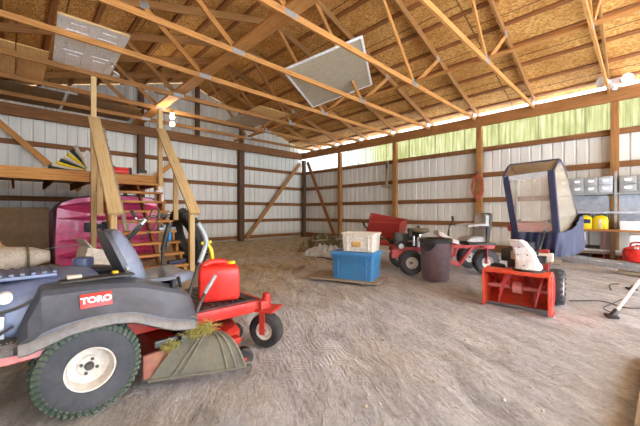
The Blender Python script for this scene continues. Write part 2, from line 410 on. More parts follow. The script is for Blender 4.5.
M['straw'] = plain('dry_grass', (172,160,88), .9, dirt=.5, dirtcol=(130,140,70), scale=30)
M['rope'] = plain('orange_cord', (186,92,62), .8, dirt=.2)
M['screen'] = plain('grey_screen_mesh', (176,164,140), .8, dirt=.3, dirtcol=(150,134,106))
M['bluebottle'] = plain('blue_bottle', (40,150,214), .3, dirt=0, bump=0)
M['clear'] = vinyl('clear_vinyl', (206,200,190), .84)
M['tan_vinyl'] = vinyl('yellowed_vinyl', (156,144,124), .55)
M['olive_metal'] = plain('olive_metal', (112,104,72), .6, .2, dirt=.4)
M['engine'] = plain('cast_engine', (98,98,96), .5, .6, dirt=.5, dirtcol=(70,66,60))
M['green_black'] = plain('dark_striped_fabric', (40,52,46), .8, dirt=.1)
M['grass'] = plain('pale_bounce_yard', (196,196,196), .95, dirt=.4, dirtcol=(170,172,168), scale=3)  # unseen yard, its pale gravel chosen to bounce sunlight up to the roof
gm, gnt, gN, gL, gb = new_mat('bulb_glass'); gb.inputs['Base Color'].default_value = (1,.95,.85,1); gb.inputs['Emission Color'].default_value = (1,.9,.75,1); gb.inputs['Emission Strength'].default_value = 1.2; M['bulb'] = gm

# ------------------------------------------------------------------ the building
XR, YB, XL = 9.62, 11.04, -1.05            # right wall, gable wall, left eave
RIDGE, PITCH = 4.3, .305
def zc(x): return 3.86+PITCH*(9.5-x) if x > RIDGE else 3.86+PITCH*(9.5-RIDGE)-PITCH*(RIDGE-x)     # underside of top chord
TC = .14*math.sqrt(1+PITCH**2)

# dirt floor, gently uneven and rutted
mb = MB()
def fh(x, y):
    k = noise.noise(V((x*1.1, y*1.1, 0)))*.012+noise.noise(V((x*3.1+5, y*3.1, 1)))*.008+abs(noise.noise(V(((.53*x+.85*y)*1.3, (.85*x-.53*y)*4.8, 3))))*.032
    return k-.022
nx, ny = 210, 330
x0, x1, y0, y1 = -1.6, 9.75, -7.0, 11.2
mb.grid(lambda a, b: (x0+(x1-x0)*a, y0+(y1-y0)*b, fh(x0+(x1-x0)*a, y0+(y1-y0)*b)), nx, ny)
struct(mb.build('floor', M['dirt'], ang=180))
mb = MB(); mb.box((4, 2, -.2), (60, 60, .2)); struct(mb.build('ground', M['grass']))

# ceiling: two slopes of strand board on purlins
mb = MB(); th = .015; zt = TC+.04
for (xa, xb) in ((9.70, RIDGE), (XL-.45, RIDGE)):
    za, zb = zc(xa)+zt, zc(xb)+zt
    mb.hexa([(xa if not i & 1 else xb, -6.6 if not i & 2 else 11.4, (za if not i & 1 else zb)+(th if i & 4 else 0)) for i in range(8)])  # roof lengthened unseen behind the camera, so daylight enters from farther off
ceil = struct(mb.build('ceiling', M['osb']))
for side in (1, -1):
    for k in range(9):
        x = RIDGE+side*(.12+k*.625)
        mb = MB(); a = math.atan(PITCH)*side
        mb.beam((x, -6.5, zc(x)+TC+.02), (x, 11.05, zc(x)+TC+.02), .085, .038, up=(math.sin(a), 0, math.cos(a)))
        mb.build('purlin', M['pine_dark'], ceil)

# ribbed sheet metal walls
def ribbed(along, a0, a1, zlo, ztop, fixed, inward, pitch=.23):
    """along: axis of the run; ribs stand out of the sheet"""
    m = MB(); pts = []
    a = a0
    while a < a1:
        for da, d in ((0, 0), (pitch*.76, 0), (pitch*.82, .02), (pitch*.92, .02), (pitch*.98, 0)):
            if a+da <= a1: pts.append((a+da, d))
        a += pitch
    if pts[-1][0] < a1-1e-4: pts.append((a1, 0))
    lo, hi = [], []
    for q, d in pts:
        p = fixed+inward*(-d)
        xy = (p, q) if along == 'y' else (q, p)
        lo.append(m.bm.verts.new((*xy, zlo))); hi.append(m.bm.verts.new((*xy, ztop(q))))
    for i in range(len(lo)-1): m.face([lo[i], lo[i+1], hi[i+1], hi[i]])
    return m
wr = struct(ribbed('y', -6, YB, -.05, lambda q: 2.95, XR, -1).build('wall_right', M['clad'], ang=20))  # stretch behind the camera is added, unseen, to spread the daylight
wb = struct(ribbed('x', XL, XR, -.05, lambda q: zc(q)+TC+.03, YB, -1).build('wall_back', M['clad'], ang=20))
wl = struct(ribbed('y', -6, YB, -.05, lambda q: 3.9, XL, 1).build('wall_left', M['clad'], ang=20))  # closed and lengthened out of view to even the daylight
for z in (.775, 1.46, 2.17, 2.9):
    mb = MB(); mb.beam((XR-.045, -6, z), (XR-.045, YB-.05, z), .038, .13); mb.build('girt', M['girt'], wr)
for z in (.12, .775, 1.46, 2.17, 2.88, 4.45, 5.05):
    lim = 0
    xa, xb = XL+.05, XR-.07
    if z > 4:
        xb = 9.5-(z-3.86)/PITCH-.2; xa = RIDGE-(xb-RIDGE)
    mb = MB(); mb.beam((xa, YB-.045, z), (xb, YB-.045, z), .038, .13); mb.build('girt', M['girt'], wb)
mb = MB(); mb.beam((XR-.06, -6, .1), (XR-.06, YB-.05, .1), .04, .2); mb.build('splash_board', M['girt'], wr)
for z in (1.4, 2.8):
    mb = MB(); mb.beam((XL+.045, -6, z), (XL+.045, YB-.05, z), .038, .13); mb.build('girt', M['girt'], wl)

# translucent sheets over the top girt, one window per bay
post_y = [8.60, 6.00, 3.23, .41]
bays = [(8.68, 10.9), (6.08, 8.52), (3.31, 5.92), (.49, 3.15), (-2.3, .33), (-5.9, -2.45)]  # last bay lies in the stretch added behind the camera for even daylight
for i, (a, b) in enumerate(bays):
    m = ribbed('y', a-.07, b+.07, 2.9, lambda q: 3.6, XR-.005, -1, pitch=.115)
    struct(m.build('window_%d' % (i+1), M['fibre'], ang=20))
    # laps where two sheets meet
# eave header along the right wall
def header(name, label, p0, p1, mat, cat='beam'):
    m = MB(); p0 = V(p0); p1 = V(p1); d = (p1-p0).normalized(); s = d.cross(V((0,0,1)))
    m.beam(p0, p1, .04, .29); m.beam(p0+s*.041, p1+s*.041, .038, .285)
    mid = (p0+p1)/2
    return tag(m.build(name, mat, at=mid-V((0,0,.145))), label, cat)
header('header_beam', 'long doubled brown timber header running along the top of the right wall over the green window strip', (9.40, -6, 3.68), (9.40, 10.88, 3.68), M['header'])
header('header_beam', 'dark timber header crossing the back wall under its gable', (XL+.1, 10.83, 3.64), (9.34, 10.83, 3.64), M['girt'])

# posts
def post(x, y, h, label, mat, w=.14):
    m = MB(); m.beam((x, y, -.03), (x, y, h), w, w, up=(1,0,0), bev=.006)
    return tag(m.build('wall_post', mat, at=(x, y, 0)), label, 'post')
post(9.50, post_y[0], 3.55, 'timber wall post in the right wall nearest the back corner', M['post'])
post(9.50, post_y[1], 3.55, 'timber wall post rising behind the red dump bed', M['post'])
post(9.50, post_y[2], 3.55, 'timber wall post with the orange cord coil hanging on it', M['post'])
post(9.50, post_y[3], 3.55, 'timber wall post standing over the grey parts drawers below the floodlight', M['post'])
post(9.47, 10.80, 3.48, 'dark timber post in the back corner where the two walls meet', M['post_dark'])
post(6.28, 10.88, 3.52, 'dark doubled timber post on the back wall right of the stair', M['post_dark'], .2)
post(2.79, 10.88, 3.52, 'dark timber post on the back wall seen above the loft', M['post_dark'], .18)
m = MB(); m.beam((4.55, 10.84, 3.79), (4.55, 10.84, zc(4.55)+TC-.03), .14, .09, up=(0,1,0))
tag(m.build('gable_stud', M['post_dark'], at=(4.55, 10.90, 3.8)), 'dark upright stud in the gable above the back header, near the ridge', 'post')
m = MB(); m.beam((2.79, 10.84, 3.79), (2.79, 10.84, zc(2.79)+TC-.03), .14, .09, up=(0,1,0))
tag(m.build('gable_stud', M['post_dark'], at=(2.79, 10.90, 3.8)), 'dark upright stud in the gable straight above the post behind the loft', 'post')
m = MB(); m.beam((6.28, 10.84, 3.79), (6.28, 10.84, zc(6.28)+TC-.03), .14, .09, up=(0,1,0))
tag(m.build('gable_stud', M['post_dark'], at=(6.28, 10.90, 3.8)), 'dark upright stud in the gable above the doubled back post', 'post')

# diagonal braces
def brace(p0, p1, label, mat=M['pine_dark'], w=.04, h=.14, up=(0,1,0)):
    m = MB(); m.beam(p0, p1, h, w, up=up)
    return tag(m.build('diagonal_brace', mat, at=V(p0)), label, 'brace')
brace((6.45, 10.78, .07), (9.2, 10.78, 3.3), 'diagonal timber brace on the back wall leaning up to the corner post', M['post'])
brace((9.38, 10.45, 3.35), (9.38, 8.75, .05), 'diagonal timber brace on the right wall running from the corner down to the first post', M['pine_dark'], up=(1,0,0))
brace((-.38, 10.78, 3.35), (1.25, 10.78, 1.72), 'pale diagonal brace on the back wall above the loft at far left', M['pine'])
brace((2.9, 10.76, 2.0), (3.9, 10.76, 2.9), 'short diagonal brace beside the post behind the loft', M['pine'])

# roof trusses: chords, webs and nail plates
def make_truss(y, label, mat=M['pine'], i=0):
    t = thing('roof_truss', label, 'roof truss', (RIDGE, y, 3.72), group='roof trusses')
    def P(x, z): return V((x-RIDGE, 0, z-3.72))
    def part(nm, a, b, w, h, off=0, mat=mat):
        m = MB(); m.beam(P(*a)+V((0,off,0)), P(*b)+V((0,off,0)), w, h, up=(0,0,1)); return m.build(nm, mat, t)
    part('bottom_chord', (XL+.1, 3.765), (9.52, 3.765), .038, .09)
    hh = .14/2*math.sqrt(1+PITCH**2)
    part('top_chord', (9.68, zc(9.68)+hh), (RIDGE, zc(RIDGE)+hh), .038, .14, mat=M['post'])
    part('top_chord', (XL-.4, zc(XL-.4)+hh), (RIDGE, zc(RIDGE)+hh), .038, .14, mat=M['post'])
    def plates(p, sz, rot=None):
        g = MB()
        for o in (-.021, .021): g.box(p+V((0,o,0)), sz, rot)
        g.build('nail_plate', M['galv'], t)
    for s in (1, -1):
        n = RIDGE+s*1.65; q = RIDGE+s*2.72
        part('web', (n-s*.03, 3.80), (RIDGE+s*.12, zc(RIDGE)-.0), .036, .085)
        part('web', (n+s*.05, 3.80), (q, zc(q)+.02), .036, .085)
        plates(P(n, 3.80), (.22, .003, .13)); plates(P(q, zc(q)+.05), (.14, .003, .11), roty(s*math.atan(PITCH))); plates(P(RIDGE+s*5.0, 3.84), (.26, .003, .12))
    plates(P(RIDGE, zc(RIDGE)+.03), (.24, .003, .16))
    return t
ORD = ['nearest the open front, above the floodlight', 'second from the open front, meeting the header above the vinyl cab', 'third from the open front, landing on the post with the orange cord',
       'fourth from the open front, between the two middle posts', 'fifth from the open front, landing on the post behind the dump bed', 'sixth from the open front, over the stair top',
       'seventh from the open front, carrying the bulb holder', 'eighth from the open front, last before the back gable']
for i, y in enumerate((.5, 1.9, 3.3, 4.68, 5.97, 7.35, 8.6, 9.85)):
    make_truss(y, 'pine roof truss '+ORD[i], M['pine'] if i < 5 else M['post'], i)
# long bracing boards lying on the chords
m = MB(); m.beam((5.98, -1.3, 3.83), (5.98, 10.8, 3.83), .09, .038)
tag(m.build('bracing_board', M['pine'], at=(5.98, 5, 3.81)), 'long narrow bracing board lying across the truss chords on the right of the ridge', 'board')
m = MB(); m.beam((2.66, 1.2, 3.83), (2.66, 10.8, 3.83), .24, .038)
tag(m.build('bracing_board', M['pine'], at=(2.66, 5, 3.81)), 'broad bracing plank lying across the truss chords left of the ridge', 'board')

# ------------------------------------------------------------------ things laid up on the truss chords
ZC = 3.812
def panel_door():
    t = thing('panel_door', 'white six-panel door laid flat across the roof truss chords', 'door', (.87, 6.55, ZC), math.radians(-2))
    w, l, th = .86, 2.03, .035
    m = MB()
    m.box((0, 0, th/2), (w, l, th-.026))
    xs = [-w/2, -w/2+.11, -.055, .055, w/2-.11, w/2]
    ys = [-l/2, -l/2+.12, -l/2+.34, -l/2+.46, -.06+.16, .22, l/2-.22, l/2]
    ys = [-l/2, -l/2+.11, -l/2+.38, -l/2+.49, .12, .25, l/2-.2, l/2]
    for s in (0, th-.014):
        for (a, b) in ((0, 1), (2, 3), (4, 5)): m.box(((xs[a]+xs[b])/2, 0, s+.007), (xs[b]-xs[a], l, .0142))
        for (a, b) in ((0, 1), (2, 3), (4, 5), (6, 7)): m.box((0, (ys[a]+ys[b])/2, s+.007), (w, ys[b]-ys[a], .014))
        for (xa, xb) in ((1, 2), (3, 4)):
            for (a, b) in ((1, 2), (3, 4), (5, 6)):
                cx, cy = (xs[xa]+xs[xb])/2, (ys[a]+ys[b])/2; dx, dy = xs[xb]-xs[xa]-.07, ys[b]-ys[a]-.09
                z = s+.007; m.box((cx, cy, z), (dx-.02, dy, .011))
    m.build('door_panel', M['white_paint'], t)
    m = MB(); m.box((0, -l/2-.004, th/2), (w, .008, th)); m.build('edge_strip', M['pine_pale'], t)
    m = MB(); m.lathe([(0,0),(.03,0),(.03,.008),(.012,.015),(.012,.04),(.028,.055),(.024,.075),(0,.08)], (w/2-.06, .15, -.0), (0,0,-1), 18); m.build('door_knob', M['chrome'], t)
    m = MB(); m.tube(smooth_pts([(w/2+.02, .55, .01), (w/2+.1, .6, -.01), (w/2+.13, .72, .0), (w/2+.05, .76, .01)]), .02); m.build('white_handle', M['white_paint'], t)
panel_door()
def sheet(name, label, cx, cy, sx, sy, rz, mat, z=ZC, th=.018, cat='sheet'):
    m = MB(); m.box((0,0,th/2), (sx, sy, th), bev=.002)
    o = tag(m.build(name, mat, at=None), label, cat); o.location = (cx, cy, z); o.rotation_euler = (0,0,rz); return o
sheet('plywood_sheet', 'plywood sheet lying on the truss chords beside the white door', .20, 7.95, .40, 1.9, 0, M['ply'])
sheet('plywood_sheet', 'plywood sheet lying on the truss chords at the far left edge', -.50, 7.95, .96, 1.9, 0, M['ply'])
sheet('shelf_board', 'pale board lying on the far truss chords, nearer of the two beside the ridge', 4.93, 7.2, 1.0, .86, 0, M['ply'])
sheet('shelf_board', 'greyish board lying on the far truss chords, behind the paler board', 4.93, 8.3, .95, 1.2, 0, M['grey_wood'])
t = thing('window_screen', 'large grey screen in a white frame tilted on the truss chords under the ridge', 'screen', (0, 0, 0))
A_ = V((3.65, 4.8, 3.83)); e1 = V((.85, .527, 0)); e2 = V((.527*.96, -.85*.96, .28)).normalized(); e3 = e1.cross(e2).normalized()
if e3.z < 0: e3 = -e3
R_ = Matrix((e1, e2, e1.cross(e2))).transposed().to_4x4(); R_.translation = A_+e1*1.1+e2*.8; t.matrix_world = R_
t.location = R_.translation; t.rotation_euler = R_.to_euler()
for nm, c, s in (('frame_rail', (0,.78,0), (2.2,.045,.028)), ('frame_rail', (0,-.78,0), (2.2,.045,.028)), ('frame_rail', (-1.08,0,0), (.045,1.515,.028)), ('frame_rail', (1.08,0,0), (.045,1.515,.028))):
    m = MB(); m.box(c, s, bev=.003); m.build(nm, M['white_paint'], t)
m = MB(); m.box((0,0,0), (2.12,1.52,.006)); m.build('mesh_panel', M['screen'], t)

sheet('dark_board', 'dark brown board lying on the far chords before the back gable at far left', -.05, 9.9, 1.7, 1.5, 0, M['brown_board'])
sheet('dark_board', 'dark brown board lying on the far chords beyond the white door', 1.62, 9.9, 1.5, 1.5, 0, M['brown_board'])
# lamp holder with two bulbs under a chord
t = thing('light_fixture', 'porcelain lamp holder with two round bulbs hanging under a truss chord', 'light fixture', (2.93, 8.6, 3.72))
m = MB(); m.lathe([(0,0),(.06,0),(.06,-.03),(.035,-.05),(.03,-.10),(0,-.10)], (0,0,0), (0,0,1), 20); m.build('holder', M['white_paint'], t)
m = MB(); m.box((0,0,-.14),(.05,.05,.1), bev=.008); m.build('socket_adapter', M['black'], t)
for dz in (-.115, -.30):
    m = MB(); m.lathe([(0,.065),(.04,.05),(.062,.015),(.062,-.02),(.04,-.055),(0,-.068)], (0,-.03,dz+.0), (0,0,1), 20); m.build('bulb', M['bulb'], t)
ld = bpy.data.lights.new('bulb_light', 'POINT'); ld.energy = 5; ld.color = (1,.88,.7); ld.shadow_soft_size = .07
lo = bpy.data.objects.new('bulb_light', ld); C.objects.link(lo); lo.location = (2.93, 8.4, 3.4)

# twin floodlight on the header
t = thing('floodlight', 'white twin-head floodlight fixed above the header at right', 'light fixture', (9.33, .40, 3.89)); t.scale = (1.35,)*3
m = MB(); m.box((.02,0,.02),(.1,.14,.14), bev=.015); m.build('mounting_box', M['white_paint'], t)
for s in (-1, 1):
    m = MB(); ax = norm((-.8, s*.5, -.1)); m.lathe([(0,-.02),(.04,-.02),(.05,.03),(.085,.11),(.085,.12),(.07,.115),(0,.1)], (-.05, s*.09, .03+.02*s), ax, 20); m.build('lamp_head', M['white_paint'], t)
m = MB(); m.lathe([(0,0),(.03,0),(.035,.04),(0,.06)], (-.03,0,-.05), (-.3,0,-1), 14); m.build('motion_sensor', M['white_paint'], t)

# ------------------------------------------------------------------ loft and stair
LF, LZ = 7.46, 1.90
t = thing('loft_platform', 'timber loft platform across the left bay reached by the open stair', 'loft', (.7, LF, 1.62))
def W2(t): return V(t.location)
def wbeam(t, name, a, b, w, h, mat, up=(0,0,1)):
    m = MB(); o = W2(t); m.beam(V(a)-o, V(b)-o, w, h, up=up, bev=.003); return m.build(name, mat, t)
wbeam(t, 'rim_beam', (XL+.06, LF, 1.79), (2.36, LF, 1.79), .04, .20, M['pine'])
wbeam(t, 'rim_beam', (2.34, LF+.03, 1.79), (2.34, 10.72, 1.79), .04, .20, M['pine'])
for k in range(6): wbeam(t, 'joist', (-.6+k*.55, LF+.03, 1.77), (-.6+k*.55, 10.70, 1.77), .038, .17, M['pine_dark'])
for k in range(11):
    y = LF+.12+k*.29; wbeam(t, 'deck_board', (XL+.08, y, 1.885), (2.36, y, 1.885), .284, .022, M['ply' if k % 2 else 'pine'])
wbeam(t, 'support_post', (-.75, LF+.08, 0), (-.75, LF+.08, 1.69), .09, .09, M['pine'], up=(1,0,0))
wbeam(t, 'support_post', (2.30, 10.6, 0), (2.30, 10.6, 1.69), .09, .09, M['post_dark'], up=(1,0,0))

t = thing('staircase', 'open-riser timber staircase climbing to the loft with wide plank handrails', 'stairs', (1.65, 6.5, 0))
ys = lambda k: 5.74+(k-1)*.19      # tread k
for k in range(1, 10):
    z = .19*k; y = ys(k)
    wbeam(t, 'tread', (1.14, y, z-.02), (2.20, y, z-.02), .235, .038, M['pine'])
for x in (1.19, 2.15):
    m = MB(); o = W2(t)
    pts = [V((x-.02, 5.66, 0)), V((x-.02, 5.66, .15))]
    for k in range(1, 10):
        pts += [V((x-.02, ys(k)-.09, .19*k-.042)), V((x-.02, ys(k)+.09, .19*k-.042))]
    pts += [V((x-.02, LF-.03, 1.68)), V((x-.02, LF-.03, 1.45)), V((x-.02, 5.98, 0))]
    # sawtooth carriage, built as a strip of quads under each step
    for k in range(1, 10):
        a, b = ys(k)-.095, ys(k)+.095
        zt = .19*k-.04; za, zb = zt-.30, zt-.11
        m.hexa([V((x+(.019 if i & 1 else -.019), b if i & 2 else a, (zt if i & 4 else max(zb if i & 2 else za, 0))))-o for i in range(8)], axis=1)
    m.build('stringer', M['pine'], t)
# long posts that carry on up to the chords, short newels at the foot
wbeam(t, 'tall_post', (1.07, 7.385, 0), (1.07, 7.385, 3.72), .085, .085, M['pine_pale'], up=(1,0,0))
wbeam(t, 'tall_post', (2.27, 7.385, 0), (2.27, 7.385, 3.38), .085, .085, M['pine_pale'], up=(1,0,0))
wbeam(t, 'newel_post', (1.07, 5.66, 0), (1.07, 5.66, 1.12), .085, .085, M['pine_pale'], up=(1,0,0))
wbeam(t, 'newel_post', (2.27, 5.66, 0), (2.27, 5.66, 1.12), .085, .085, M['pine_pale'], up=(1,0,0))
for x in (1.07, 2.27):
    wbeam(t, 'handrail', (x, 5.50, 1.08), (x, 7.35, 2.93), .19, .04, M['pine_pale'], up=(0,-1,1))
wbeam(t, 'rail_support', (2.29, 6.5, .95), (2.29, 6.5, 2.02), .09, .04, M['pine_pale'], up=(0,1,0))
wbeam(t, 'rail_support', (1.05, 6.6, 1.05), (1.05, 6.6, 2.12), .09, .04, M['pine_pale'], up=(0,1,0))
for x in (1.45, 1.82):
    wbeam(t, 'tread_block', (x, 5.80, .0), (x, 7.40, 1.66), .04, .09, M['pine_dark'], up=(0,-1,1))

m = MB(); m.beam((1.30, 5.9, .80), (1.20, 7.30, 2.74), .06, .022, up=(0,-1,1))
for k in range(11): 
    q = V((1.30, 5.9, .80)).lerp(V((1.20, 7.30, 2.74)), .05+k*.09); m.box(q+V((0,-.015,.015)), (.075, .02, .03))
tag(m.build('notched_strip', M['grey_wood'], at=(1.30, 5.9, .80)), 'narrow weathered notched strip leaning along the inside of the left stair rail', 'strip')

# things on the loft
t = thing('folded_sunshade', 'yellow, black and cream striped folded sunshade with white tube on the loft edge', 'sunshade', (.86, 7.85, LZ))
cols = ['green_black', 'canvas', 'yellow', 'green_black', 'canvas', 'yellow', 'green_black', 'canvas']
for k in range(8):
    a = math.radians(158-k*9); m = MB(); L = .56-.012*k
    tip = V((.16, 0, .06)); e = tip+V((math.cos(a), 0, math.sin(a)))*L
    e = V((-.42+.055*k, -.02*k+.05, .085+.032*k+.004*k*k))
    pts = smooth_pts([tip+V((0,-.01*k+.03,.008*k)), tip.lerp(e, .5)+V((0,0,-.03+.012*k)), e], 5)
    m.tube(pts, [.018+.022*i/(len(pts)-1) for i in range(len(pts))], 8); m.build('stripe', M[cols[k]], t)
m = MB(); m.cyl((-.02, .02, .16), (.19, .0, .45), .035); m.build('white_tube', M['white_paint'], t)
t = thing('red_canister', 'red cylindrical canister with black end lying on the loft at the stair head', 'canister', (1.62, 8.1, LZ+.105))
m = MB(); m.lathe([(0,-.26),(.06,-.26),(.1,-.22),(.105,-.19),(.105,.2),(.085,.24),(0,.25)], (0,0,0), (1,-.12,0)); m.build('body', M['bright_red'], t)
m = MB(); m.lathe([(.09,.2),(.112,.2),(.112,.255),(.09,.26),(0,.25)], (0,0,0), (1,-.12,0)); m.build('end_cap', M['black'], t)
m = MB(); m.box((-.16,0,.11),(.2,.07,.03),bev=.01); m.build('carry_handle', M['black'], t)
m = MB(); m.box((0,0,.03),(.36,.2,.06),bev=.01); m.box((.03,0,.07),(.22,.16,.03),bev=.008)
o = tag(m.build('flat_carton', M['canvas']), 'low cream carton on the loft beside the right stair post', 'box'); o.location = (2.05, 7.9, LZ)
m = MB(); m.box((0,0,.035),(.17,.12,.07),bev=.012); m.tube(smooth_pts([(-.07,0,.06),(-.04,0,.1),(.04,0,.1),(.07,0,.06)]), .01)
o = tag(m.build('black_case', M['black']), 'small black case on the cream carton on the loft', 'case'); o.location = (2.05, 7.9, LZ+.085)

# white jug hung on the right stair post
t = thing('plastic_jug', 'white plastic jug hanging on the right tall stair post', 'jug', (2.2, 7.22, 1.31))
m = MB(); m.loft([[V((sx*(.082 if z<.25 else .082-(z-.25)*.62), sy*(.058 if z<.25 else .058-(z-.25)*.36), z)) for sx, sy in ((-1,-.7),(-.75,-1),(.75,-1),(1,-.7),(1,.7),(.75,1),(-.75,1),(-1,.7))] for z in (0,.012,.12,.25,.29,.33)]); m.build('body', M['white_paint'], t)
m = MB(); m.cyl((0,0,.325),(0,0,.36),.022); m.build('cap', M['white_paint'], t)
m = MB(); m.tube(smooth_pts([(.03,0,.325),(.08,0,.34),(.085,0,.28),(.07,0,.25)]), .011); m.build('handle', M['white_paint'], t)
m = MB(); m.tube(smooth_pts([(0,0,.36),(.03,.05,.40),(.05,.12,.42)]), .006); m.build('hanging_loop', M['black'], t)
# on the steps
t = thing('spray_bottle', 'bright blue bottle standing on a lower stair tread', 'bottle', (2.03, ys(3)-.02, .57))
m = MB(); m.lathe([(0,0),(.036,0),(.04,.01),(.04,.14),(.016,.18),(.016,.2),(0,.2)]); m.build('body', M['bluebottle'], t)
m = MB(); m.cyl((0,0,.2),(0,0,.23),.02); m.build('cap', M['white_paint'], t)
m = MB(); m.box((0,0,.035),(.26,.12,.07),bev=.02); m.box((.12,0,.06),(.1,.1,.05),bev=.02)
o = tag(m.build('work_glove', M['navy']), 'dark crumpled glove lying on the lowest stair tread at right', 'glove'); o.location = (2.02, ys(1), .19)
m = MB(); m.box((0,0,.03),(.3,.16,.06),bev=.012); m.cyl((-.05,0,.05),(-.05,0,.11),.05)
o = tag(m.build('tool_tray', M['steel_grey']), 'small grey tray on a middle stair tread beside the right newel', 'tray'); o.location = (2.05, ys(4), .76)

# tyre leaning behind the right newel
def torus_tyre(m, R, r, w, n=36):
    m.lathe([(R*.6, -w*.36), (R*.66, -w*.5), (R*.88, -w*.5), (R*.97, -w*.4), (R, -w*.2), (R, w*.2), (R*.97, w*.4), (R*.88, w*.5), (R*.66, w*.5), (R*.6, w*.36)], (0,0,0), (1,0,0), n, closed_prof=True)
m = MB(); torus_tyre(m, .6, .1, .24)
for k in range(36):
    a = 2*PI*k/36
    for s in (-1, 1): m.box((s*.06, math.cos(a)*.6, math.sin(a)*.6), (.09, .03, .025), rotx(a)@rotz(.3*s))
o = tag(m.build('old_tyre', M['rubber']), 'large bare black tyre leaning behind the right foot of the stair', 'tyre'); o.location = (2.62, 6.75, .575); o.rotation_euler = (0, math.radians(-17), math.radians(4))

# ------------------------------------------------------------------ under the loft
t = thing('boat_hull', 'magenta moulded boat hull with black rubber edge standing under the loft behind the stair', 'boat', (1.55, 8.15, 0))
def hull_ring(y, k, inset=0):
    # outline seen from the front: broad, rounded upper corner at left, running on to the right
    pts = []
    hw, h = 1.02-inset, 1.46-inset
    for x, z in ((-hw,.02),(-hw-.01,.4),(-hw,.8),(-hw+.02,1.18*k),(-hw+.1,1.30*k),(-hw+.3,1.385*k),(-hw+.7,1.45*k),(0,1.48*k),(.5,1.47*k),(hw-.2,1.42*k),(hw-.04,1.28*k),(hw,1.1),(hw,.4),(hw,.02)):
        pts.append(V((x, y, z)))
    return pts
m = MB(); m.loft([hull_ring(.0, 1, .04), hull_ring(.05, 1), hull_ring(.8, 1), hull_ring(1.5, .96), hull_ring(1.9, .9, .1)])
# stepped front: broad mouldings sweeping across
for (z0, z1, d0, d1, up) in ((.06,.36,.03,.14,.03), (.44,.58,.03,.07,.02), (.92,1.03,.05,.09,.02), (1.07,1.34,.03,.16,.05)):
    rings = []
    for i in range(11):
        s = i/10; x = -.94+1.88*s; bow = math.sin(s*PI)
        e = min(1, .25+3*min(s, 1-s))
        c = (z0+z1)/2; hh = (z1-z0)/2*e
        rings.append([V((x, .02, c-hh)), V((x, -d0*e, c-hh+.02)), V((x, -d1*e, c+hh*.2+up*bow)), V((x, -d0*.7*e, c+hh-.01)), V((x, .02, c+hh))])
    m.loft(rings)
m.build('hull', M['magenta'], t, ang=50)
m = MB(); m.tube([p+V((0,.0,0)) for p in hull_ring(.02, 1, .01)[:13]], .022, 8); m.build('rubber_edge', M['black'], t)
m = MB()
m.box((-.42,-.05,.79),(.22,.12,.2),bev=.02); m.box((-.26,-.07,.8),(.14,.1,.1),bev=.02); m.cyl((-.2,-.05,.68),(-.08,-.1,.64),.05); m.box((-.12,-.06,.82),(.12,.1,.16),bev=.02); m.cyl((-.2,-.05,.72),(-.2,-.05,.9),.03)
m.build('bracket', M['black'], t)
m = MB(); m.tube(smooth_pts([(-1.2,-.5,.42),(-.9,-.45,.46),(-.5,-.4,.46),(-.1,-.42,.48),(.1,-.45,.56)]), .009); m.build('control_cable', M['steel_grey'], t)

m = MB(); m.box((0,0,.6),(1.5,.02,1.2),bev=.004)
o = tag(m.build('hardboard_sheet', M['brown_board']), 'big brown hardboard sheet standing upright left of the magenta hull', 'sheet'); o.location = (-.28, 8.35, 0)

# heap left of the stair foot, behind the mower
def heap(name, label, cat, loc, sx, sy, h, mat, seed, rz=0, folds=3.0, n=26, flat=.0):
    m = MB()
    def fn(a, b):
        x, y = (a-.5)*2, (b-.5)*2
        e = max(0, 1-max(abs(x), abs(y))**3.2)
        k = noise.noise(V((x*folds*.6+seed, y*folds+seed*2, seed)))
        k2 = abs(noise.noise(V((x*folds*1.9+seed, y*folds*1.3, seed+9))))
        wob = 1+.16*noise.noise(V((x*1.7+seed, y*1.7, 4)))
        return V((x*sx/2*wob, y*sy/2*wob, max(0, e*h*(.62+.5*k-.45*k2*(1-flat))+.004)))
    m.shell(fn, n, n, .008, (0,0,1))
    o = tag(m.build(name, mat, ang=60), label, cat); o.location = loc; o.rotation_euler = (0,0,rz); return o
def soft_bag(name, label, loc, sx, sy, sz, mat, rz=0, strap=True):
    t = thing(name, label, 'bag', loc, rz)
    rings = []
    for i in range(13):
        s = i/12; x = (s-.5)*sx; e = math.sin(max(.06, min(.94, s))*PI)**.38
        rings.append([V((x, math.cos(2*PI*k/18)*sy/2*e*(1+.06*noise.noise(V((x*4,k,1)))), max(0, sz/2+math.sin(2*PI*k/18)*sz/2*e*(1+.12*noise.noise(V((x*5,k*.7,3))))))) for k in range(18)])
    m = MB(); m.loft(rings); m.build('body', mat, t, ang=80)
    if strap:
        for x in (-.2*sx, .25*sx):
            m = MB(); m.tube([V((x, math.cos(2*PI*k/18)*sy/2*1.03, max(.012, sz/2+math.sin(2*PI*k/18)*sz/2*1.03))) for k in range(18)], .014, 6, closed=True); m.build('strap', M['olive'], t)
    return t
m = MB(); m.box((0,0,.19),(1.1,.7,.38),bev=.01)
o = tag(m.build('wooden_crate', M['grey_wood']), 'low grey wooden crate standing behind the mower under the cream bag', 'crate'); o.location = (-.12, 5.35, 0)
soft_bag('duffel_bag', 'cream duffel bag with olive straps lying behind the mower in front of the hardboard', (-.12, 5.35, .385), .85, .5, .30, M['canvas'], .05)
m = MB(); m.box((0,0,.22),(.34,.3,.44),bev=.004); m.box((.1,0,.45),(.17,.3,.012), roty(-.5)); m.box((-.17,0,.48),(.15,.3,.012), roty(.7))
o = tag(m.build('carton', M['canvas']), 'pale open carton tilted at the end of the cream bag', 'box'); o.location = (.66, 4.90, .20); o.rotation_euler = (0, math.radians(14), .2)
m = MB(); m.box((0,0,.06),(.4,.4,.12),bev=.01)
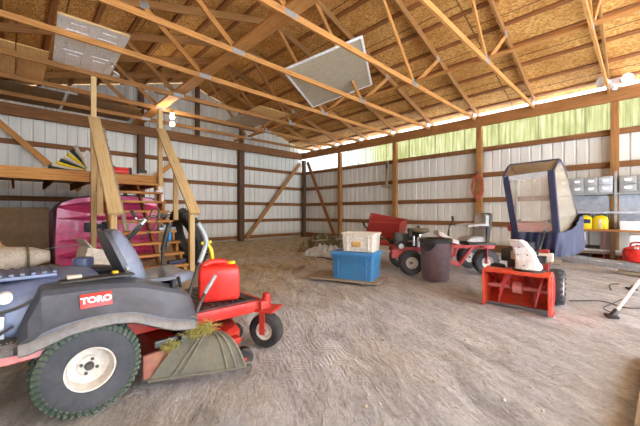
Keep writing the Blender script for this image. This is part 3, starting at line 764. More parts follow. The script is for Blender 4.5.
o = tag(m.build('timber_block', M['grey_wood']), 'squat grey timber block on the dirt under the pale open carton', 'block'); o.location = (.80, 4.85, 0)
m = MB(); m.box((0,0,.26),(.16,.3,.52),bev=.004); m.box((0,0,.525),(.14,.28,.006))
o = tag(m.build('carton', M['white_paint']), 'narrow white carton standing in front of the magenta hull', 'box'); o.location = (.78, 5.6, 0); o.rotation_euler = (0, 0, .3)
heap('blanket_heap', 'tan crumpled blanket heaped at the far left in front of the hardboard', 'blanket', (-.30, 6.4, 0), 1.15, .9, .8, M['carton'], 3.3, flat=.5)

# kick scooter standing by the stair: only its front rises above the mower
t = thing('kick_scooter', 'silver and black kick scooter standing behind the mower at the stair foot', 'scooter', (1.0, 4.72, 0), 0)
m = MB(); m.box((-.02,0,.10),(.42,.12,.03),bev=.01); m.build('deck', M['black'], t)
for x in (-.30, .26):
    m = MB(); m.lathe([(.05,-.016),(.085,-.018),(.1,-.012),(.1,.012),(.085,.018),(.05,.016)], (x,0,.1), (0,1,0), 24, closed_prof=True); m.lathe([(0,-.02),(.055,-.014),(.055,.014),(0,.02)], (x,0,.1), (0,1,0), 20); m.build('wheel', M['rubber'], t)
m = MB(); m.tube([(-.02,0,.66),(.26,-.02,1.0)], .035, 12); m.tube([(.20,0,.18),(.19,0,.13),(.26,0,.1)], .02, 8); m.tube([(-.02,0,.66),(-.06,0,.5),(.2,0,.16)], .025, 10); m.build('fork', M['chrome'], t)
m = MB(); m.tube([(.0,-.026,.69),(.21,-.046,.94)], .022, 10); m.build('fork_guard', M['black'], t)
m = MB(); m.tube(smooth_pts([(.12,.02,1.09),(.17,.0,1.0),(.26,-.03,1.02),(.36,-.04,1.05),(.50,-.05,1.05)]), .016, 10); m.build('handlebar', M['chrome'], t)
m = MB(); m.tube(smooth_pts([(.38,-.045,1.055),(.45,-.05,1.09),(.53,-.05,1.07),(.54,-.05,1.04)]), .014, 8); m.build('brake_lever', M['chrome'], t)
m = MB(); m.tube(smooth_pts([(.30,-.05,1.04),(.32,-.12,1.14),(.40,-.1,1.12),(.36,-.05,.9),(.2,-.04,.75)]), .008, 6); m.build('brake_cable', M['black'], t)
for a, b in (((.10,.022,1.13),(.15,.005,1.03)), ((.44,-.05,1.05),(.53,-.05,1.05))):
    m = MB(); m.cyl(a, b, .022, 14); m.build('grip', M['black'], t)

# ------------------------------------------------------------------ zero-turn mower
MO = (.29, 2.57, 0)
mow = thing('riding_mower', 'red and dark grey zero-turn riding mower with a big turf tyre in the left foreground', 'mower', MO)
def wheel(par, name, c, axis, R, W, rim_r, rim_mat, tyre_mat, lugs=0, n=44, rimdepth=.25, nuts=4, tread_mat=None):
    """tyre > rim, hub cap; all about c"""
    ax = norm(axis); c = V(c)
    m = MB()
    prof = [(rim_r*.98, -W*.40), (rim_r*1.06, -W*.47), (R*.80, -W*.52), (R*.92, -W*.46), (R*.975, -W*.36), (R*.985, 0), (R*.975, W*.36), (R*.92, W*.46), (R*.80, W*.52), (rim_r*1.06, W*.47), (rim_r*.98, W*.40)]
    m.lathe(prof, c, ax, n, closed_prof=True)
    x = ax.orthogonal().normalized(); y = ax.cross(x)
    lm = MB()
    if lugs:
        for k in range(lugs):
            for row in range(-2, 3):
                a = 2*PI*(k+(.5 if row % 2 else 0))/lugs
                rad = x*math.cos(a)+y*math.sin(a); tan = ax.cross(rad)
                drop = .985 if abs(row) < 2 else .945
                w = W*.19
                B = Matrix((ax*math.cos(.35*(1 if row>0 else -1))+tan*math.sin(.35*(1 if row>0 else -1)), tan*math.cos(.35)-ax*math.sin(.35*(1 if row>0 else -1)), rad)).transposed()
                lm.box(c+rad*R*drop+ax*row*W*.2, (w, 2*PI*R/lugs*.52, R*.05), B)
            # shoulder blocks running down the side wall
            a = 2*PI*k/lugs; rad = x*math.cos(a)+y*math.sin(a); tan = ax.cross(rad)
            for sg in (-1, 1):
                rr = (rad-ax*sg*.35).normalized(); 
                B = Matrix((tan, (ax*sg*.55-rad*.85).normalized(), tan.cross((ax*sg*.55-rad*.85).normalized()))).transposed()
                lm.box(c+rad*R*.885+ax*sg*W*.475, (2*PI*R/lugs*.5, R*.13, .012), B)
    ty = m.build(name, tyre_mat, par)
    if lugs: lm.build('tread', tread_mat or tyre_mat, ty)
    for sg in (-1, 1):
        m = MB(); q = sg*W
        m.lathe([(rim_r, q*.44), (rim_r*1.02, q*.46), (rim_r*.95, q*.45), (rim_r*.88, q*.36), (rim_r*.84, q*(.42-rimdepth)), (rim_r*.5, q*(.40-rimdepth)), (rim_r*.44, q*(.46-rimdepth)), (rim_r*.18, q*(.46-rimdepth)), (0, q*(.46-rimdepth))], c, ax, n)
        rim = m.build('rim', rim_mat, ty)
        m = MB(); m.lathe([(0, q*(.44-rimdepth)), (rim_r*.2, q*(.44-rimdepth)), (rim_r*.2, q*(.5-rimdepth)), (rim_r*.14, q*(.56-rimdepth)), (0, q*(.56-rimdepth))], c, ax, 18); m.build('hub', M['engine'], ty)
        if nuts:
            m = MB()
            for k in range(nuts):
                a = 2*PI*k/nuts+.4; d = x*math.cos(a)+y*math.sin(a)
                m.lathe([(rim_r*.075, q*(.44-rimdepth)), (rim_r*.075, q*(.51-rimdepth)), (0, q*(.51-rimdepth))], c+d*rim_r*.34, ax, 6)
            m.build('lug_nuts', M['engine'], ty)
    return ty
wheel(mow, 'rear_wheel', (0, -.385, .25), (0,-1,0), .25, .23, .115, M['rim'], M['sidewall'], lugs=46, tread_mat=M['tread'])
wheel(mow, 'rear_wheel', (0, .385, .25), (0,1,0), .25, .23, .115, M['rim'], M['sidewall'], lugs=46, tread_mat=M['tread'])
# front casters
for sy, yaw in ((-1, math.radians(62)), (1, math.radians(40))):
    c = V((1.185, -.42*1 if sy < 0 else .42, .14)); ax = V((-math.sin(yaw), -math.cos(yaw), 0))
    w = wheel(mow, 'caster_wheel', c, ax, .14, .1, .07, M['rim'], M['rubber'], rimdepth=.12, nuts=0)
    m = MB(); piv = c+V((-.04,.03,0))
    for s in (-1, 1):
        a = c+ax*s*.075
        m.beam(a+V((0,0,-.02)), a+V((0,0,.17)), .045, .012, up=ax)
    m.box(c+V((0,0,.175)), (.2,.2,.022), rotz(-yaw)@rotz(PI/2), bev=.006); m.cyl(c+V((0,0,.18)), c+V((0,0,.30)), .032, 16); m.cyl(c+ax*.09, c-ax*.09, .012, 10)
    m.build('caster_fork', M['red'], mow)
# frame
m = MB()
for s in (-1, 1):
    m.beam((.52, s*.36, .345), (1.14, s*.40, .345), .05, .085, bev=.006)
m.beam((1.14, -.46, .345), (1.14, .46, .345), .065, .085, bev=.006)
m.beam((-.55, -.30, .36), (.55, -.30, .36), .05, .08, bev=.006); m.beam((-.55, .30, .36), (.55, .30, .36), .05, .08, bev=.006)
m.beam((-.62, -.46, .40), (-.62, .46, .40), .05, .09, bev=.006)
m.build('frame', M['red'], mow)
m = MB(); m.beam((-.62, -.44, .40), (-.12, -.44, .415), .05, .075, bev=.006); m.build('rear_bumper', M['dusty_red'], mow)
m = MB(); m.cyl((1.185,-.42,.30), (1.185,-.42,.41), .036, 16); m.cyl((1.185,.42,.30), (1.185,.42,.41), .036, 16); m.build('caster_pivot', M['red'], mow)
m = MB(); m.box((-.36,-.45,.448), (.44,.10,.012), rotx(.5), bev=.002)
for k in range(46): m.box((-.565+(k//2)*.0185, -.45+(.02 if k%2 else -.02), .455+(.0105 if k%2 else -.0105)), (.016,.006,.006), rotx(.5)@rotz(.8 if k%4<2 else -.8))
m.build('tread_plate', M['galv'], mow)
m = MB(); m.box((.82,0,.385),(.62,.74,.02),bev=.004)
for k in range(9): m.box((.6+k*.055,0,.398),(.018,.66,.006),bev=.002)
m.build('foot_plate', M['black_metal'], mow)
# fenders with the side pods
def fender(s):
    m = MB(); rings = []
    S = [(-.30,.45,.42,-.49),(-.285,.50,.42,-.50),(-.25,.59,.425,-.508),(-.20,.70,.44,-.51),(-.185,.708,.445,-.51),(-.1,.708,.475,-.515),(0,.706,.488,-.515),(.1,.70,.488,-.515),(.2,.69,.47,-.515),(.28,.672,.43,-.515),(.35,.645,.395,-.51),(.42,.62,.365,-.505),(.50,.59,.345,-.495),(.56,.55,.335,-.48),(.60,.49,.335,-.45)]
    for x, zt, zb, y in S:
        zm = zb+(zt-zb)*.30
        pr = [(-.20,zt-.02), (-.24,zt), (-.36,zt+.004), (y+.085,zt-.012), (y+.06,zt-.035), (y+.012,zm+.02), (y-.012,zm-.01), (y-.018,zb+.018), (y-.006,zb), (y+.018,zb+.004), (y+.03,zm), (y+.09,zt-.06), (-.22,zt-.05)]
        rings.append([V((x, (a if s < 0 else -a), b)) for a, b in pr])
    m.loft(rings); f = m.build('fender', M['fender'], mow, ang=20)
    m = MB(); rings = []
    for x, zt, zb, y in S[1:-1]:
        rings.append([V((x, (a if s < 0 else -a), b)) for a, b in ((y-.016,zb+.05),(y-.04,zb+.03),(y-.044,zb+.004),(y-.03,zb-.006),(y+.0,zb+.002))])
    m.loft(rings); m.build('fender_lip', M['lip'], f, ang=50)
    return f
fender(-1); fender(1)
# front cowl edge of near fender, cup-holder recess rail on top
m = MB(); m.box((.06,-.33,.716),(.36,.10,.012),bev=.004); m.build('storage_lid', M['black'], mow)
# seat pan between fenders
m = MB(); m.box((.12,0,.56),(.86,.48,.18),bev=.03); m.build('seat_pan', M['fender'], mow)
# red label with lettering on the near side panel, tilted like the panel
p0, p1 = V((.14, -.462, .672)), V((.14, -.505, .555))
m = MB(); n = V((0,-.94,.34)).normalized(); upv = V((0,.34,.94)).normalized(); Rl = Matrix((V((1,0,0)), n*-1, upv)).transposed()
ctr = V((.025, -.487, .622))
m.box(ctr, (.145, .012, .075), Rl, bev=.002); lab = m.build('label_plate', M['bright_red'], mow); lab['label'] = 'red label plate'
cu = bpy.data.curves.new('lettering', 'FONT'); cu.body = 'TORO'; cu.size = .044; cu.extrude = .002; cu.align_x = 'CENTER'; cu.align_y = 'CENTER'; cu.offset = .0022
tmp = bpy.data.objects.new('lettering_curve', cu); C.objects.link(tmp)
me = bpy.data.meshes.new_from_object(tmp.evaluated_get(bpy.context.evaluated_depsgraph_get())); bpy.data.objects.remove(tmp)
me.materials.clear(); me.materials.append(M['white_paint']); me.name = 'lettering'
lt = bpy.data.objects.new('lettering', me); C.objects.link(lt); lt.parent = lab
R4 = Matrix((V((1,0,0)), upv, n)).transposed().to_4x4(); R4.translation = ctr+n*.008; lt.matrix_local = R4 @ Matrix.Scale(1.12, 4, V((1,0,0)))
lt['label'] = 'white lettering reading TORO'
# seat
SX, SZ = .115, -.05
seat = MB(); rings = []
for x, z, hw, th in ((.15,.655,.22,.05),(.2,.66,.235,.07),(.3,.655,.24,.075),(.42,.665,.24,.075),(.53,.68,.23,.065),(.57,.675,.215,.03)):
    rings.append([V((x+SX, y*hw, z+SZ+dz*th)) for y, dz in ((-1,-.4),(-1,.25),(-.85,.55),(-.5,.42),(0,.36),(.5,.42),(.85,.55),(1,.25),(1,-.4),(.5,-.6),(-.5,-.6))])
seat.loft(rings); seat.build('seat_cushion', M['seat'], mow, ang=60)
m = MB(); rings = []
for t_, hw, th in ((0,.2,.05),(.04,.225,.085),(.14,.235,.10),(.24,.225,.095),(.33,.205,.075),(.385,.17,.055),(.405,.12,.03)):
    bx, bz = SX+.215-.38*t_, SZ+.655+.93*t_
    d = V((.92,0,.38))
    rings.append([V((bx, y*hw, bz))+d*(q*th) for y, q in ((-1,-.5),(-1,.2),(-.8,.55),(-.45,.42),(0,.36),(.45,.42),(.8,.55),(1,.2),(1,-.5),(.5,-.62),(-.5,-.62))])
m.loft(rings); m.build('seat_back', M['seat'], mow, ang=60)
m = MB(); rings = []
for t_, hw, th in ((0,.19,.03),(.05,.22,.05),(.2,.235,.05),(.34,.205,.045),(.40,.14,.03)):
    bx, bz = SX+.155-.38*t_, SZ+.64+.94*t_
    d = V((.92,0,.38)); rings.append([V((bx, y*hw, bz))+d*(q*th*.6+.012) for y, q in ((-1,-.5),(-1,.5),(1,.5),(1,-.5))])
m.loft(rings); m.build('seat_shell', M['fender'], mow, ang=60)
m = MB(); m.tube([(.18,-.23,.62),(.22,-.25,.70),(.23,-.25,.74)], .009); m.build('seat_latch', M['chrome'], mow)
m = MB(); m.cyl((.155,-.27,.70),(.155,-.27,.735),.018); m.build('yellow_knob', M['yellow'], mow)
m = MB(); m.box((-.05,-.28,.722),(.07,.05,.035),bev=.006); m.build('yellow_tag', M['canvas'], mow)
# engine cover and tank behind the seat
m = MB(); rings = []
for x, zt, hw in ((-.62,.55,.26),(-.58,.64,.3),(-.45,.695,.33),(-.25,.725,.33),(-.1,.735,.32),(.06,.725,.29),(.1,.69,.27)):
    rings.append([V((x, y*hw, .46+(zt-.46)*q)) for y, q in ((-1,0),(-1,.7),(-.88,.92),(-.6,1),(0,1.03),(.6,1),(.88,.92),(1,.7),(1,0))])
m.loft(rings); m.build('engine_cover', M['hood'], mow, ang=45)
m = MB(); m.box((-.27,-.05,.742),(.30,.34,.02),bev=.008)
for k in range(7): m.box((-.40+k*.045,-.05,.757),(.02,.30,.012),bev=.003)
m.build('cover_grille', M['hood'], mow)
m = MB(); m.cyl((.06,.26,.68),(.06,.26,.775),.055,22)
for k in range(16): 
    a = 2*PI*k/16; m.box((.06+.056*math.cos(a), .26+.056*math.sin(a), .745),(.012,.012,.05), rotz(a))
m.build('fuel_cap', M['hood'], mow)
m = MB(); m.box((-.40,-.33,.50),(.14,.12,.18),bev=.012); m.box((-.54,-.20,.56),(.16,.3,.2),bev=.02); m.cyl((-.42,-.36,.60),(-.42,-.36,.665),.04); m.cyl((-.52,-.34,.58),(-.52,-.34,.66),.03)
for k in range(6): m.box((-.56,-.30,.50+k*.026),(.2,.24,.01),bev=.002)
m.build('engine', M['galv'], mow)
m = MB(); m.tube(smooth_pts([(-.5,-.38,.64),(-.44,-.42,.60),(-.36,-.43,.615),(-.28,-.42,.63),(-.22,-.41,.66)]), .008); m.tube(smooth_pts([(-.55,-.4,.56),(-.47,-.42,.49),(-.38,-.42,.50),(-.30,-.42,.54)]), .007); m.build('fuel_hose', M['black'], mow)
m = MB(); m.cyl((-.47,-.43,.53),(-.47,-.37,.53),.03,16); m.build('filter', M['white_paint'], mow); m = MB(); m.cyl((-.33,-.42,.68),(-.33,-.36,.68),.028,14); m.build('filter', M['white_paint'], mow)
m = MB(); m.cyl((-.42,-.40,.43),(-.28,-.40,.43),.05,16); m.build('exhaust', M['black_metal'], mow)
# control levers
def lever(pts, r, gpts, gr, gm):
    m = MB(); m.tube(smooth_pts(pts), r, 10); l = m.build('control_lever', M['black_metal'], mow)
    m = MB(); m.tube(smooth_pts(gpts), gr, 12); m.build('grip', gm, l)
lever([(.60,-.30,.50),(.64,-.28,.60),(.70,-.24,.72)], .012, [(.70,-.24,.72),(.745,-.22,.80),(.765,-.22,.88),(.735,-.22,.96),(.70,-.22,1.02)], .019, M['steel_grey'])
lever([(.60,-.44,.42),(.66,-.44,.54)], .012, [(.655,-.44,.535),(.735,-.44,.65)], .014, M['steel_grey'])
lever([(.62,.27,.52),(.60,.26,.66),(.60,.25,.78)], .014, [(.60,.25,.78),(.62,.24,.9),(.65,.23,1.01)], .022, M['black'])
m = MB(); m.tube([(.52,-.36,.59),(.50,-.37,.66)], .012); m.cyl((.46,-.40,.60),(.46,-.40,.655),.02); m.build('ignition_knob', M['black'], mow)
# cutting deck, rollers and chute
m = MB(); 
out = [(.36,-.42),(.50,-.50),(.78,-.50),(.95,-.40),(1.02,-.15),(1.02,.2),(.95,.45),(.75,.55),(.45,.52),(.33,.3)]
m.loft([[V((x,y,.09)) for x,y in out],[V((x,y,.2)) for x,y in out],[V((.68+(x-.68)*.93,y*.93,.225)) for x,y in out]])
m.build('cutting_deck', M['red'], mow)
m = MB()
for x, y in ((.60,-.2),(.68,.15),(.62,.42)):
    m = MB(); m.cyl((x,y,.22),(x,y,.29),.08); m.cyl((x,y,.28),(x,y,.31),.03); m.build('spindle_housing', M['black_metal'], mow)
m = MB(); m.box((.40,-.44,.27),(.14,.03,.04),bev=.006); m.box((.50,-.45,.25),(.05,.1,.1),bev=.01); m.build('deck_bracket', M['engine'], mow); m = MB(); m.box((.40,-.435,.15),(.28,.03,.15),rotz(.1),bev=.01); m.build('deck_skirt', M['deck_dust'], mow)
for c, sz in (((.865,-.60,.075),.068), ((1.05,-.14,.08),.07)):
    c = V(c)
    m = MB(); ax = norm((-.25,-1,0)); m.lathe([(0,-.04),(.018,-.04),(.02,-.032),(sz*.8,-.035),(sz,-.025),(sz,.025),(sz*.8,.035),(.02,.03),(0,.03)], c, -ax, 22); rl = m.build('anti_scalp_roller', M['black'], mow)
    m = MB(); m.beam(c+V((0,.07,.0)), c+V((-.06,.05,.13)), .03, .05, up=(0,1,0)); m.box(c+V((-.1,.06,.12)), (.2,.08,.03), bev=.006); m.cyl(c+ax*.05, c-ax*.09, .012, 10); m.build('roller_bracket', M['red'], mow)
# rubber discharge flap: top edge at the deck, skirt flaring out and down
m = MB()
T0, T1 = V((.55,-.47,.27)), V((.70,-.56,.285)); B0, B1 = V((.29,-.46,.06)), V((.78,-.77,.09))
def flap(a, b):
    p = T0.lerp(T1, a).lerp(B0.lerp(B1, a), b); return p+V((.0,-.02,.055))*math.sin(b*PI)
m.shell(flap, 16, 8, .008, (.3,-.6,.75)); 
for a in (.42, .50, .74, .84):
    m.tube([flap(a+.0-(.20*b if a < .6 else -.05*b), b)+V((.004,-.008,.012)) for b in [k/8 for k in range(9)]], .007, 6)
m.tube([flap(k/12, 1.0)+V((0,-.004,.004)) for k in range(13)], .010, 6)
m.tube([flap(1.0, k/8)+V((0,-.004,.004)) for k in range(9)], .010, 6)
m.tube(smooth_pts([flap(.93,.98)+V((0,0,.008)), flap(1.0,.93)+V((.045,-.01,-.008)), flap(1,1)+V((.035,-.01,-.03)), flap(1,1)+V((.012,-.0,-.05))]), .008, 6)
m.build('discharge_flap', M['flap'], mow, ang=40)
# grass clippings lying on the deck and the flap (stuff)
m = MB(); rng = random.Random(3)
for k in range(900):
    a, b = rng.random(), rng.random()
    if k < 620:
        base = V((.60+.075*rng.gauss(0,.6), -.50+.04*rng.gauss(0,.6), .275+.06*abs(rng.gauss(0,.55))))
    else:
        base = V((.43+.05*rng.gauss(0,.55), -.47+.02*rng.gauss(0,.6), .23+.03*abs(rng.gauss(0,.6))))
    d = V((rng.gauss(0,1), rng.gauss(0,1), rng.gauss(0,.7))).normalized()*rng.uniform(.02,.05)
    s = d.cross(V((0,0,1))).normalized()*.0022; p = base+V(MO)
    m.loft([[p+s, p-s, p+V((0,0,.003))], [p+d*.55+V((0,0,.006))+s, p+d*.55-s+V((0,0,.006)), p+d*.55+V((0,0,.009))], [p+d+s*.3, p+d-s*.3, p+d+V((0,0,.002))]])
tag(m.build('grass_clippings', M['straw'], at=(.86, 2.08, .25)), 'dry yellow-green grass clippings heaped on the mower deck above the grey flap', 'grass', kind='stuff')

# gas can on the foot plate
t = thing('fuel_can', 'bright red plastic fuel can with yellow spout standing on the mower foot plate', 'fuel can', (1.19, 2.42, .402), math.radians(-22))
m = MB(); rings = []
for z, k in ((0,.90),(.012,.97),(.03,1),(.20,1),(.23,.985),(.262,.93),(.275,.82)):
    w, d = .155*k, .125*k
    rings.append([V((sx*w*cx, sy*d*cy, z)) for sx, sy, cx, cy in ((-1,-1,1,.86),(-1,-1,.97,.95),(-1,-1,.86,1),(1,-1,.86,1),(1,-1,.97,.95),(1,-1,1,.86),(1,1,1,.86),(1,1,.97,.95),(1,1,.86,1),(-1,1,.86,1),(-1,1,.97,.95),(-1,1,1,.86))])
m.loft(rings); m.build('body', M['bright_red'], t, ang=50)
m = MB(); m.tube(smooth_pts([(-.125,-.05,.262),(-.10,-.04,.285),(-.05,-.02,.298),(.03,.0,.294),(.07,.01,.275),(.08,.01,.255)]), .024, 12); m.build('handle', M['bright_red'], t)
m = MB(); m.cyl((.1,.0,.265),(.1,.0,.295),.035); m.build('cap', M['yellow'], t); 
m = MB(); m.tube(smooth_pts([(-.05,.08,.262),(-.045,.085,.34),(-.06,.085,.40),(-.095,.08,.445)]), [.016+.004*(i<3) for i in range(19)], 12); m.tube([(-.13,.08,.44),(-.05,.08,.452)], .013, 10); m.build('spout', M['yellow'], t)

# ------------------------------------------------------------------ totes, bin
CAMR = math.atan2(RY, RX)
P1, P2 = V((3.69, 3.557)), V((3.93, 2.89)); dirx = (P2-P1).normalized(); rz_t = math.atan2(dirx.y, dirx.x); depv = V((-dirx.y, dirx.x))
cen = (P1+P2)/2+depv*.26-V((FX,FY))*.10+V((RX,RY))*.0
def tote(name, label, loc, rz, L, D, Hh, mat, lidmat, taper=.93, ribs=True, lid=True):
    t = thing(name, label, 'storage box', loc, rz)
    def ring(z, k):
        w, d = L/2*k, D/2*k
        return [V((x*w, y*d, z)) for x, y in ((-1,-.9),(-.94,-1),(.94,-1),(1,-.9),(1,.9),(.94,1),(-.94,1),(-1,.9))]
    m = MB(); m.loft([ring(0, taper-.02), ring(.015, taper), ring(Hh*.80, .985), ring(Hh*.81, 1.0), ring(Hh*.93, 1.01)]); 
    if ribs:
        for y in (-1, 1):
            for x in (-.33, .33): m.box((x*L, y*D*.487, Hh*.42), (.02, .02, Hh*.7), bev=.004)
    m.build('body', mat, t, ang=40)
    if lid:
        m = MB(); m.loft([ring(Hh*.90, 1.05), ring(Hh*.97, 1.05), ring(Hh, 1.02), ring(Hh, .90), ring(Hh-.012, .88)]); m.build('lid', lidmat, t, ang=30)
    return t
zb = .045
m = MB(); m.box((0,0,.0225),(.14,.66,.045),bev=.003)
pl = thing('board_base', 'low grey plank base on the dirt under the blue storage tote', 'boards', (cen.x, cen.y, 0), rz_t)
for k in range(4):
    m = MB(); m.box((-.18,-.26+k*.165,.033),(1.25,.13,.022),bev=.002); m.build('plank', M['grey_wood'], pl)
for x in (-.6, .2):
    m = MB(); m.box((x,0,.011),(.09,.62,.022)); m.build('batten', M['grey_wood'], pl)
tote('storage_tote', 'large blue plastic storage tote standing on planks', (cen.x, cen.y, zb), rz_t, .70, .49, .435, M['blue'], M['blue'])
c2 = cen+dirx*.075+depv*.02
t = tote('storage_tote', 'beige plastic tote with lid stacked on the blue tote', (c2.x, c2.y, zb+.436), rz_t, .53, .40, .30, M['beige'], M['beige'])
m = MB(); m.box((-.02,-.199,.12),(.15,.012,.085),bev=.003); m.build('paper_label', M['ply'], t)
m = MB()
for k in range(9): m.box((-.22+k*.055,-.206,.262),(.022,.012,.05),bev=.003)
m.build('rim_tabs', M['beige'], t)

bx, by = floor_at(435.5, 280)
t = thing('trash_bin', 'tall purple-brown plastic trash bin with black rim in front of the red garden tractor', 'bin', (bx, by, 0), CAMR)
m = MB(); m.lathe([(0,.0),(.205,.0),(.212,.01),(.232,.30),(.246,.56),(.252,.665),(.235,.668),(.228,.55),(.195,.03),(0,.03)], n=40); m.build('body', M['bin'], t)
m = MB(); m.lathe([(.246,.605),(.262,.612),(.266,.655),(.255,.675),(.235,.677),(.230,.664),(.245,.65)], n=40, closed_prof=True); m.build('rim_band', M['black'], t)
for a in (-2.35, .75):
    m = MB(); q = rotz(a); pts = [q@V((.262+.035*math.sin(s*PI), (s-.5)*.22, .60-.10*math.sin(s*PI))) for s in [i/10 for i in range(11)]]
    m.tube(pts, .017, 8)
    for i in range(10):
        a0, a1 = pts[i], pts[i+1]; m.loft([[a0, a0*1.0+V((0,0,.0))+q@V((-.02,0,0)), a0+V((0,0,.07*math.sin(i/10*PI)+.02))],[a1, a1+q@V((-.02,0,0)), a1+V((0,0,.07*math.sin((i+1)/10*PI)+.02))]])
    m.build('handle', M['black'], t)
m = MB()
def bag(a, b):
    an = a*2*PI; r = .225*(1-b*.75)+.012*noise.noise(V((math.cos(an)*3, math.sin(an)*3, b*4)))
    return V((math.cos(an)*r, math.sin(an)*r, .67+.04*noise.noise(V((math.cos(an)*2.2, math.sin(an)*2.2, 5+b*3)))-.09*b))
m.grid(bag, 40, 8); m.build('bin_liner', M['black'], t, ang=80)

# ------------------------------------------------------------------ garden tractor and dump cart
tx, ty_ = floor_at(449, 275.4)
tr = thing('garden_tractor', 'red articulated garden tractor with grey seat parked behind the trash bin', 'tractor', (tx+FX*.1, ty_+FY*.1, 0), CAMR)
def wheel2(par, c, R, W, rr, rim=M['rim'], lugs=20, nm='wheel', rimdepth=.2):
    return wheel(par, nm, c, (0,-1,0), R, W, rr, rim, M['sidewall'], lugs=lugs, n=36, rimdepth=rimdepth)
for y in (-.10, .62): wheel2(tr, (-.68, y+.0, .215), .215, .17, .105)
for y in (-.06, .58): wheel2(tr, (.67, y, .22), .22, .16, .10)
m = MB()
m.beam((-.95,.12,.42),(-.15,.12,.42),.07,.09,bev=.006); m.beam((-.95,.42,.42),(-.15,.42,.42),.07,.09,bev=.006)
m.beam((-.15,.27,.42),(.10,.27,.30),.14,.10,bev=.008)
m.beam((-1.0,-.02,.35),(-.78,-.02,.35),.04,.14,bev=.006)
m.build('rear_frame', M['faded_red'], tr)
m = MB()
m.beam((.03,.02,.485),(.86,.02,.475),.07,.06,bev=.006); m.beam((.03,.5,.485),(.86,.5,.475),.07,.06,bev=.006)
m.beam((.46,.01,.47),(.235,.01,.17),.05,.085,up=(0,1,0),bev=.006); m.beam((.46,.5,.47),(.235,.5,.17),.05,.085,up=(0,1,0),bev=.006)
m.beam((-.02,.01,.24),(.25,.01,.155),.06,.09,bev=.006); m.beam((-.02,.5,.24),(.25,.5,.155),.06,.09,bev=.006)
m.box((.06,.25,.40),(.16,.5,.16),bev=.01); m.beam((.18,.0,.46),(.14,.0,.3),.03,.03)
m.build('front_frame', M['faded_red'], tr)
m = MB()
for y in (-.165,): m.beam((.63,y,.48),(.625,y,.20),.015,.08,up=(0,1,0),bev=.004); m.box((.63,y+.06,.485),(.1,.14,.03),bev=.004)
m.build('wheel_fork', M['faded_red'], tr); m = MB(); m.beam((.63,.70,.48),(.625,.70,.2),.015,.08,up=(0,1,0)); m.box((.63,.60,.485),(.1,.2,.03))
m.build('wheel_fork', M['faded_red'], tr)
m = MB(); m.box((.66,.26,.52),(.5,.46,.05),bev=.01); m.build('seat_base', M['black_metal'], tr)
m = MB(); rings = []
for x, z0, z1 in ((.40,.575,.59),(.43,.565,.625),(.52,.56,.645),(.66,.56,.655),(.74,.56,.65),(.765,.57,.63)):
    rings.append([V((x, .26+y*.21, z0+(z1-z0)*q)) for y, q in ((-1,0),(-1,.7),(-.9,1),(.9,1),(1,.7),(1,0))])
m.loft(rings); m.build('seat_cushion', M['tarp'], tr, ang=50)
m = MB(); rings = []
for s, hw in ((0,.2),(.06,.21),(.3,.21),(.44,.19),(.47,.14)):
    x, z = .735+.13*s, .60+s
    rings.append([V((x-.045, .26-hw, z)), V((x-.06, .26-hw*.8, z)), V((x-.06, .26+hw*.8, z)), V((x-.045, .26+hw, z)), V((x+.02, .26+hw, z)), V((x+.02, .26-hw, z))])
m.loft(rings); m.build('seat_back', M['tarp'], tr, ang=50)
m = MB(); rings = []
for s, hw in ((-.05,.2),(.06,.225),(.3,.225),(.45,.205),(.49,.14)):
    x, z = .76+.13*s, .60+s
    rings.append([V((x, .26-hw, z)), V((x, .26+hw, z)), V((x+.05, .26+hw*.9, z)), V((x+.05, .26-hw*.9, z))])
m.loft(rings); m.build('seat_shell', M['black'], tr, ang=50)
for y in (.02, .50):
    m = MB(); m.loft([[V((x, y+a*.035, z+b)) for a, b in ((-1,-.018),(1,-.018),(1,.012),(.6,.022),(-.6,.022),(-1,.012))] for x, z in ((.38,.845),(.45,.86),(.60,.875),(.76,.875))]); arm = m.build('armrest', M['tarp'], tr, ang=50)
    m = MB(); m.beam((.62,y,.84),(.78,y,.84),.03,.025); m.beam((.75,y,.56),(.75,y,.85),.03,.03); m.build('armrest_bracket', M['black_metal'], arm)
for dx in (0, .06):
    m = MB(); m.tube(smooth_pts([(.12+dx*.4,.2+dx*2,.50),(.125+dx*.5,.2+dx*2,.72),(.13+dx,.2+dx*2,.84),(.20+dx,.2+dx*2,.93)]), .011, 8); m.tube([(.195+dx,.2+dx*2,.92),(.185+dx,.2+dx*2,1.03)], .02, 8); m.build('steering_lever', M['black'], tr)
m = MB(); m.loft([[V((x, .25+y*hw, z+q)) for y, q in ((-1,-.03),(1,-.03),(1,.02),(.7,.045),(-.7,.045),(-1,.02))] for x, z, hw in ((-.10,.72,.14),(.02,.655,.17),(.15,.575,.18),(.27,.54,.16))]); m.build('dash_cover', M['white_paint'], tr, ang=50)
m = MB(); m.box((-.66,.26,.58),(.34,.34,.24),bev=.02)
for k in range(7): m.box((-.66,.26,.50+k*.03),(.38,.36,.012),bev=.003)
m.box((-.86,.10,.62),(.14,.14,.22),bev=.02); m.cyl((-.80,-.0,.52),(-.80,.1,.52),.06); m.cyl((-.56,.0,.54),(-.56,.1,.54),.05); m.cyl((-.66,.02,.66),(-.66,.02,.80),.035)
m.build('engine', M['black_metal'], tr)
m = MB(); m.cyl((-.60,.0,.50),(-.60,.0,.68),.025); m.cyl((-.52,.0,.48),(-.52,.0,.66),.028); m.cyl((-.70,.02,.58),(-.62,-.04,.58),.02); m.box((-.48,.02,.64),(.05,.1,.14),bev=.01); m.build('engine_fittings', M['chrome'], tr)
m = MB(); m.cyl((-.83,-.03,.49),(-.83,.08,.49),.05,20); m.build('oil_filter', M['galv'], tr)
m = MB(); m.cyl((-.42,.0,.46),(-.42,.0,.51),.025); m.build('fuel_tap', M['yellow'], tr)
